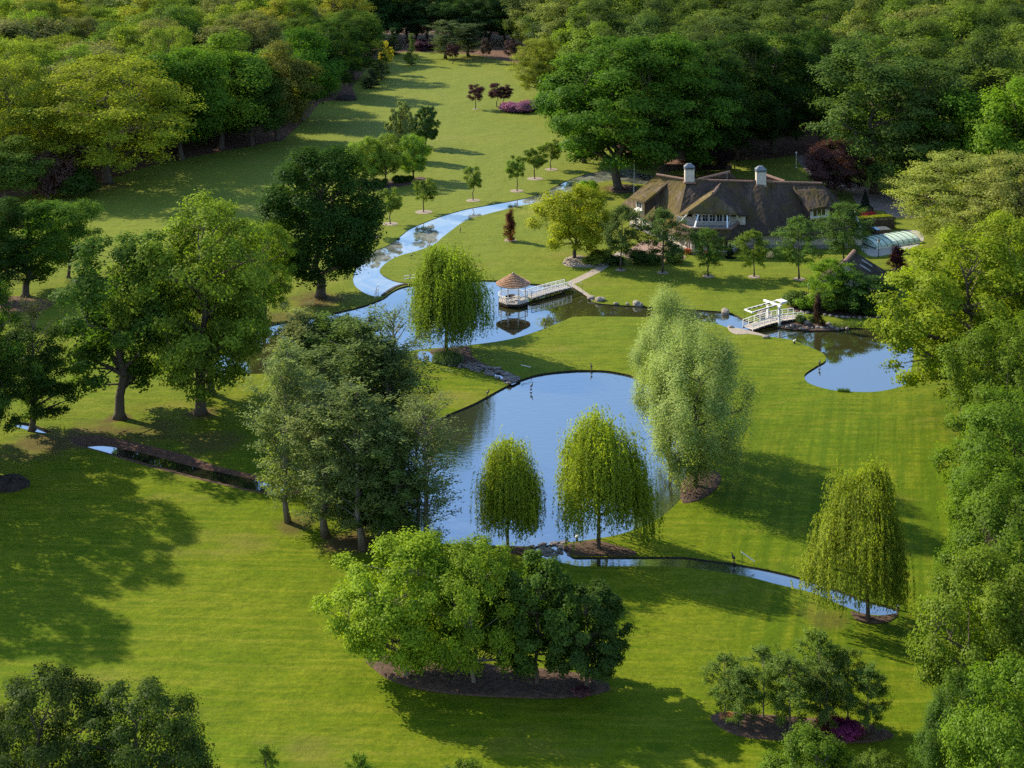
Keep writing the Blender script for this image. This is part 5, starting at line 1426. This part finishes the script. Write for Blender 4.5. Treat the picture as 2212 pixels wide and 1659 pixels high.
# far clearing
T('robinia', 'honey_locust', 'feathery yellow green tree, left of the pair beyond the rhododendrons', 1166, 216, 84, 108, (.115, .135, .026), 0, 1)
T('open_oak', 'honey_locust', 'rounded yellow green tree, right of the pair beyond the rhododendrons', 1192, 212, 96, 92, (.115, .145, .024), 0, 2)
T('conifer', 'young_maple', 'slim young tree with bright yellow top at the far clearing', 824, 172, 88, 32, (.06, .09, .03), 0, 1)
T('standard', 'yellow_tree', 'bright yellow young tree crown at the far clearing', 834, 160, 88, 30, (.30, .26, .03), 1, 1)
T('conifer', 'yew_bush', 'dark blue green conical yew on the far lawn', 801, 190, 148, 34, (.012, .022, .020), 0, 1)
T('wispy', 'grey_tree', 'grey green weeping tree at the far end of the lawn', 962, 126, 44, 66, (.075, .10, .06), 0, 1)
T('wispy', 'grey_tree', 'second grey green tree at the far end of the lawn', 1012, 122, 52, 62, (.062, .085, .05), 1, 1)
T('standard', 'purple_tree', 'dark purple tree between the grey trees at the lawn end', 978, 138, 92, 30, (.035, .018, .03), 0, 1)
T('standard', 'purple_tree', 'slim purple tree right of the grey trees at the lawn end', 1050, 136, 82, 24, (.045, .03, .04), 1, 1)
T('standard', 'purple_tree', 'purple tree left of the yellow green pair', 1104, 138, 84, 34, (.05, .03, .045), 0, 1)
T('conifer', 'larch_tree', 'thin light green young larch on the far lawn', 888, 140, 72, 26, (.06, .10, .03), 0, 2)
T('conifer', 'larch_tree', 'thin dark young conifer before the far forest', 848, 118, 60, 34, (.03, .055, .025), 0, 2)
flowering('purple shrubs under the trees at the far lawn end', 920, 108, 56, 22, (.05, .025, .05), 0, None, 'purple_shrub')
# fallen soil heaps and dark shrubs
# left forest edge
G = 'trees along the left forest edge'
LEFT = [('robinia', 'robinia_tree', 'great yellow green robinia with domed crown at the left lawn edge', 232, 396, 124, 352, (.140, .158, .022), 0),
 ('robinia', 'robinia_tree', 'yellow green robinia crown at the left picture edge', 20, 400, 118, 210, (.125, .145, .022), 1),
 ('forest_oak', 'oak_tree', 'green oak just right of the great robinia', 392, 346, 100, 180, MID, 0),
 ('robinia', 'robinia_tree', 'tawny robinia crown behind the great robinia', 350, 345, 150, 120, (.11, .105, .02), 0),
 ('forest_oak', 'oak_tree', 'broad bright topped oak in the left forest edge', 478, 322, 78, 200, (.075, .125, .018), 1),
 ('forest_beech', 'beech_tree', 'dark beech with foliage to the ground in the left forest edge', 545, 316, 120, 150, DK2, 0),
 ('forest_oak', 'oak_tree', 'brownish green oak in the left forest edge', 600, 304, 92, 150, (.085, .09, .024), 2),
 ('forest_oak', 'oak_tree', 'dark green oak at the corner of the left forest edge', 650, 262, 66, 170, MID, 1),
 ('forest_beech', 'beech_tree', 'slim dark beech beyond the corner of the left forest edge', 712, 206, 40, 120, DK2, 1),
 ('forest_beech', 'beech_tree', 'dark beech near the yellow topped tree', 762, 170, 20, 110, DK2, 0),
 ('forest_oak', 'oak_tree', 'bushy dark tree at the left edge below the robinia', 15, 445, 302, 170, MID2, 2),
 ('bush', 'purple_shrub', 'purple leaved shrub below the great robinia', 105, 428, 332, 92, (.065, .038, .045), 0),
 ('bush', 'green_shrub', 'dark green shrub right of the purple one below the robinia', 165, 424, 366, 90, DK2, 1),
 ('forest_oak', 'oak_tree', 'blue green oak crown above the left clearing', 148, 600, 428, 110, MID2, 0),
 ('slim_oak', 'oak_tree', 'dark oak at the left clearing', 55, 640, 425, 170, MID, 0),
 ('forest_beech', 'beech_tree', 'dark beech cut by the left edge at the clearing', -10, 655, 420, 150, DK, 1)]
for k, n_, l_, x, b, t, w, c_, v in LEFT:
    T(k, n_, l_, x, b, t, w, c_, v, None, G, 'shrub' if 'shrub' in n_ else 'tree')
# right forest
G = 'tall trees behind the thatched house'
RIGHT = [('great_oak', 'oak_tree', 'huge oak over the end of the stream', 1334, 410, 86, 300, MID, 0),
 ('great_oak', 'oak_tree', 'huge oak right behind the flagpole', 1425, 398, 80, 250, MID, 1),
 ('great_oak', 'oak_tree', 'huge dark oak behind the left chimney', 1500, 368, 92, 230, DK2, 0),
 ('forest_oak', 'oak_tree', 'oak on the far bank of the stream head', 1262, 352, 130, 150, MID, 1),
 ('forest_beech', 'beech_tree', 'dark beech behind the middle of the house roof', 1590, 345, 72, 190, DK, 0),
 ('forest_beech', 'beech_tree', 'dark beech left of the driveway', 1672, 334, 58, 170, DK, 1),
 ('forest_beech', 'beech_tree', 'dark beech right of the driveway', 1772, 318, 60, 120, DK, 0),
 ('forest_beech', 'beech_tree', 'broad grey green beech right of the driveway', 1888, 418, 66, 225, (.048, .080, .026), 1),
 ('forest_beech', 'beech_tree', 'grey green beech with foliage to the ground right of the broad beech', 2002, 426, 128, 205, (.050, .086, .024), 0),
 ('forest_oak', 'oak_tree', 'green oak at the right forest above the white flowering tree', 2110, 440, 190, 190, MID, 0),
 ('forest_oak', 'oak_tree', 'bright green oak at the right picture edge', 2195, 470, 170, 200, (.07, .125, .014), 2),
 ('round_tree', 'purple_beech', 'purple leaved tree at the right end of the house', 1805, 425, 306, 128, (.056, .028, .036), 0),
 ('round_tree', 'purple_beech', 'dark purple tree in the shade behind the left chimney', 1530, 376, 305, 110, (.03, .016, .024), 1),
 ('robinia', 'acacia_tree', 'cream flowering acacia at the right above the pool enclosure', 2085, 545, 335, 270, (.150, .165, .055), 0),
 ('robinia', 'acacia_tree', 'cream flowering acacia at the right picture edge', 2205, 585, 330, 190, (.14, .16, .05), 0)]
for k, n_, l_, x, b, t, w, c_, v in RIGHT:
    T(k, n_, l_, x, b, t, w, c_, v, None, G)
G = 'trees along the right picture edge'
EDGE = [('open_oak', 'oak_tree', 'yellow green oak whose branches hang over the right pond', 2084, 905, 505, 345, (.110, .140, .014), 0),
 ('open_oak', 'oak_tree', 'yellow green oak at the right edge above the pond', 2190, 880, 470, 300, (.105, .135, .014), 1),
 ('near_oak', 'oak_tree', 'green oak below the overhanging oak at the right edge', 2185, 1080, 690, 280, (.068, .104, .013), 0),
 ('near_oak', 'oak_tree', 'green oak at the right edge level with the silver willows', 2180, 1270, 850, 290, (.062, .102, .013), 1),
 ('near_oak', 'oak_tree', 'dark green oak at the right edge level with the last willow', 2200, 1480, 1010, 330, (.058, .096, .012), 0),
 ('near_oak', 'oak_tree', 'bright green oak near the lower right corner', 2190, 1720, 1190, 330, (.074, .110, .013), 1),
 ('near_oak', 'oak_tree', 'darker oak crown at the bottom edge left of the corner', 2075, 1890, 1480, 220, (.038, .070, .012), 0),
 ('near_oak', 'oak_tree', 'bright oak crown in the lower right corner', 2230, 2050, 1440, 330, (.068, .104, .012), 1),
 ('maple', 'maple_tree', 'low leafy crown rising from the bottom edge below the round bed', 1765, 1845, 1598, 200, (.060, .096, .014), 0),
 ('maple', 'maple_tree', 'leafy crown at the bottom edge right of the other low crown', 1910, 1880, 1640, 150, (.055, .09, .014), 1)]
for k, n_, l_, x, b, t, w, c_, v in EDGE:
    T(k, n_, l_, x, b, t, w, c_, v, None, G)
for x, b, t, w, l_ in ((575, 1790, 1612, 60, 'leftmost twiggy treetop at the bottom edge'), (778, 1800, 1632, 70, 'middle twiggy treetop at the bottom edge'), (1005, 1810, 1642, 95, 'rightmost twiggy treetop at the bottom edge')):
    T('pinnate', 'young_tree', l_, x, b, t, w, (.075, .12, .018), int(x), None, 'treetops at the bottom edge')

# forest interior --------------------------------------------------------
LISTED = [(o.location.x, o.location.y) for o in COL.objects if o.type == 'EMPTY']
MARKS = [(-200, 'outside the left picture edge'), (20, 'by the left picture edge'), (232, 'behind the great robinia'), (400, 'between the robinia and the bright topped oak'), (520, 'behind the broad bright topped oak'),
         (650, 'behind the corner of the forest'), (770, 'left of the yellow topped young tree'), (850, 'right of the yellow topped young tree'), (962, 'behind the grey weeping trees'), (1080, 'left of the yellow green pair'),
         (1180, 'behind the yellow green pair'), (1334, 'behind the huge oak at the stream'), (1486, 'above the left chimney'), (1642, 'above the right chimney'), (1760, 'above the driveway'),
         (1890, 'behind the broad grey green beech'), (2010, 'right of the broad grey green beech'), (2160, 'by the right picture edge'), (2420, 'outside the right picture edge')]
ROWS = ('front', 'second', 'third', 'fourth', 'fifth', 'sixth', 'seventh', 'eighth', 'ninth', 'tenth', 'eleventh', 'twelfth')
def fill(poly_px, step, kinds, where, group, hmin, hmax, seed, cols, names):
    """every forest tree stands on its own; its label tells shade, kind, row and the landmark it stands behind"""
    R = random.Random(seed)
    P = [gp(*q) for q in poly_px]
    x0, x1 = min(q.x for q in P), max(q.x for q in P)
    y0, y1 = min(q.y for q in P), max(q.y for q in P)
    y = y0; row = 0
    while y < y1:
        x = x0 + (step / 2 if row % 2 else 0)
        while x < x1:
            px_, py_ = x + R.uniform(-.34, .34) * step, y + R.uniform(-.34, .34) * step
            if inside(px_, py_, P) and all((px_-a_)**2 + (py_-b_)**2 > (step*.6)**2 for a_, b_ in LISTED):
                k, nm = R.choice(kinds)
                h = R.uniform(hmin, hmax); ci = R.randrange(len(cols))
                c_ = cols[ci]; s = R.uniform(.85, 1.15)
                d = 0; yy = py_
                while yy > y0 and inside(px_ * yy / py_, yy, P): d += 1; yy -= step
                col = CX + px_ / py_ * F
                mk = min(MARKS, key=lambda q: abs(q[0] - col))[1]
                size = 'tall ' if h > hmin + .66 * (hmax - hmin) else 'low ' if h < hmin + .33 * (hmax - hmin) else ''
                lab = '%s%s %s, %s %s row, %s' % (size, names[ci], nm.replace('_tree', ''), where, ROWS[min(d - 1, 11)] if d else ROWS[0], mk)
                plant(k, nm, lab, 'tree', (px_, py_, 0), h, step * R.uniform(1.05, 1.5), tuple(u * s for u in c_), R.randrange(3), None, group)
            x += step
        y += step * .87; row += 1
fill([(-330,440),(180,392),(330,338),(480,308),(600,290),(655,228),(705,182),(770,124),(770,88),(560,88),(-330,150)], 15,
     [('forest_oak', 'oak_tree'), ('forest_oak', 'oak_tree'), ('robinia', 'robinia_tree'), ('forest_beech', 'beech_tree')], 'left forest', 'trees of the left forest',
     17, 27, 7, [(.130, .170, .024), (.090, .135, .020), (.150, .160, .028), (.065, .100, .020), (.110, .115, .052), (.052, .084, .018)], ('bright', 'green', 'yellowish', 'dark', 'greyish', 'deep green'))
fill([(780,112),(860,92),(1040,100),(1130,112),(1130,72),(700,72)], 13.5, [('forest_oak', 'oak_tree'), ('forest_beech', 'beech_tree')], 'far forest', 'trees of the far forest',
     20, 26, 8, [(.028, .055, .018), (.035, .065, .02), (.022, .042, .018)], ('dark', 'green', 'blackish'))
fill([(1150,128),(1235,215),(1262,320),(1330,330),(1480,322),(1560,300),(1690,285),(1780,255),(1830,330),(1930,375),(2080,400),(2260,470),(2420,430),(2330,95),(1100,95)], 15.5,
     [('forest_oak', 'oak_tree'), ('forest_oak', 'oak_tree'), ('forest_beech', 'beech_tree')], 'house forest', 'trees of the forest behind the house',
     21, 31, 9, [(.058, .086, .022), (.078, .110, .022), (.046, .068, .024), (.092, .112, .036), (.042, .064, .020)], ('green', 'bright', 'dark', 'pale', 'deep green'))

fill([(2330,500),(2360,900),(2350,1250),(2450,1700),(3300,1700),(3000,900),(2700,500)], 10, [('near_oak', 'oak_tree')], 'right edge', 'trees of the right edge wood',
     15, 20, 10, [(.066, .102, .013), (.058, .094, .012)], ('green', 'dark'))

# forest trees whose description coincides are told apart by their place
same = {}
for o in COL.objects:
    if o.type == 'EMPTY' and str(o.get('group', '')).startswith('trees of the'):
        same.setdefault(o['label'], []).append(o)
for lab, lst in same.items():
    if len(lst) > 1:
        lst.sort(key=lambda o: o.location.x / o.location.y)
        for i, o in enumerate(lst):
            o['label'] = lab + ', ' + ('leftmost' if i == 0 else 'rightmost' if i == len(lst) - 1 else 'middle')
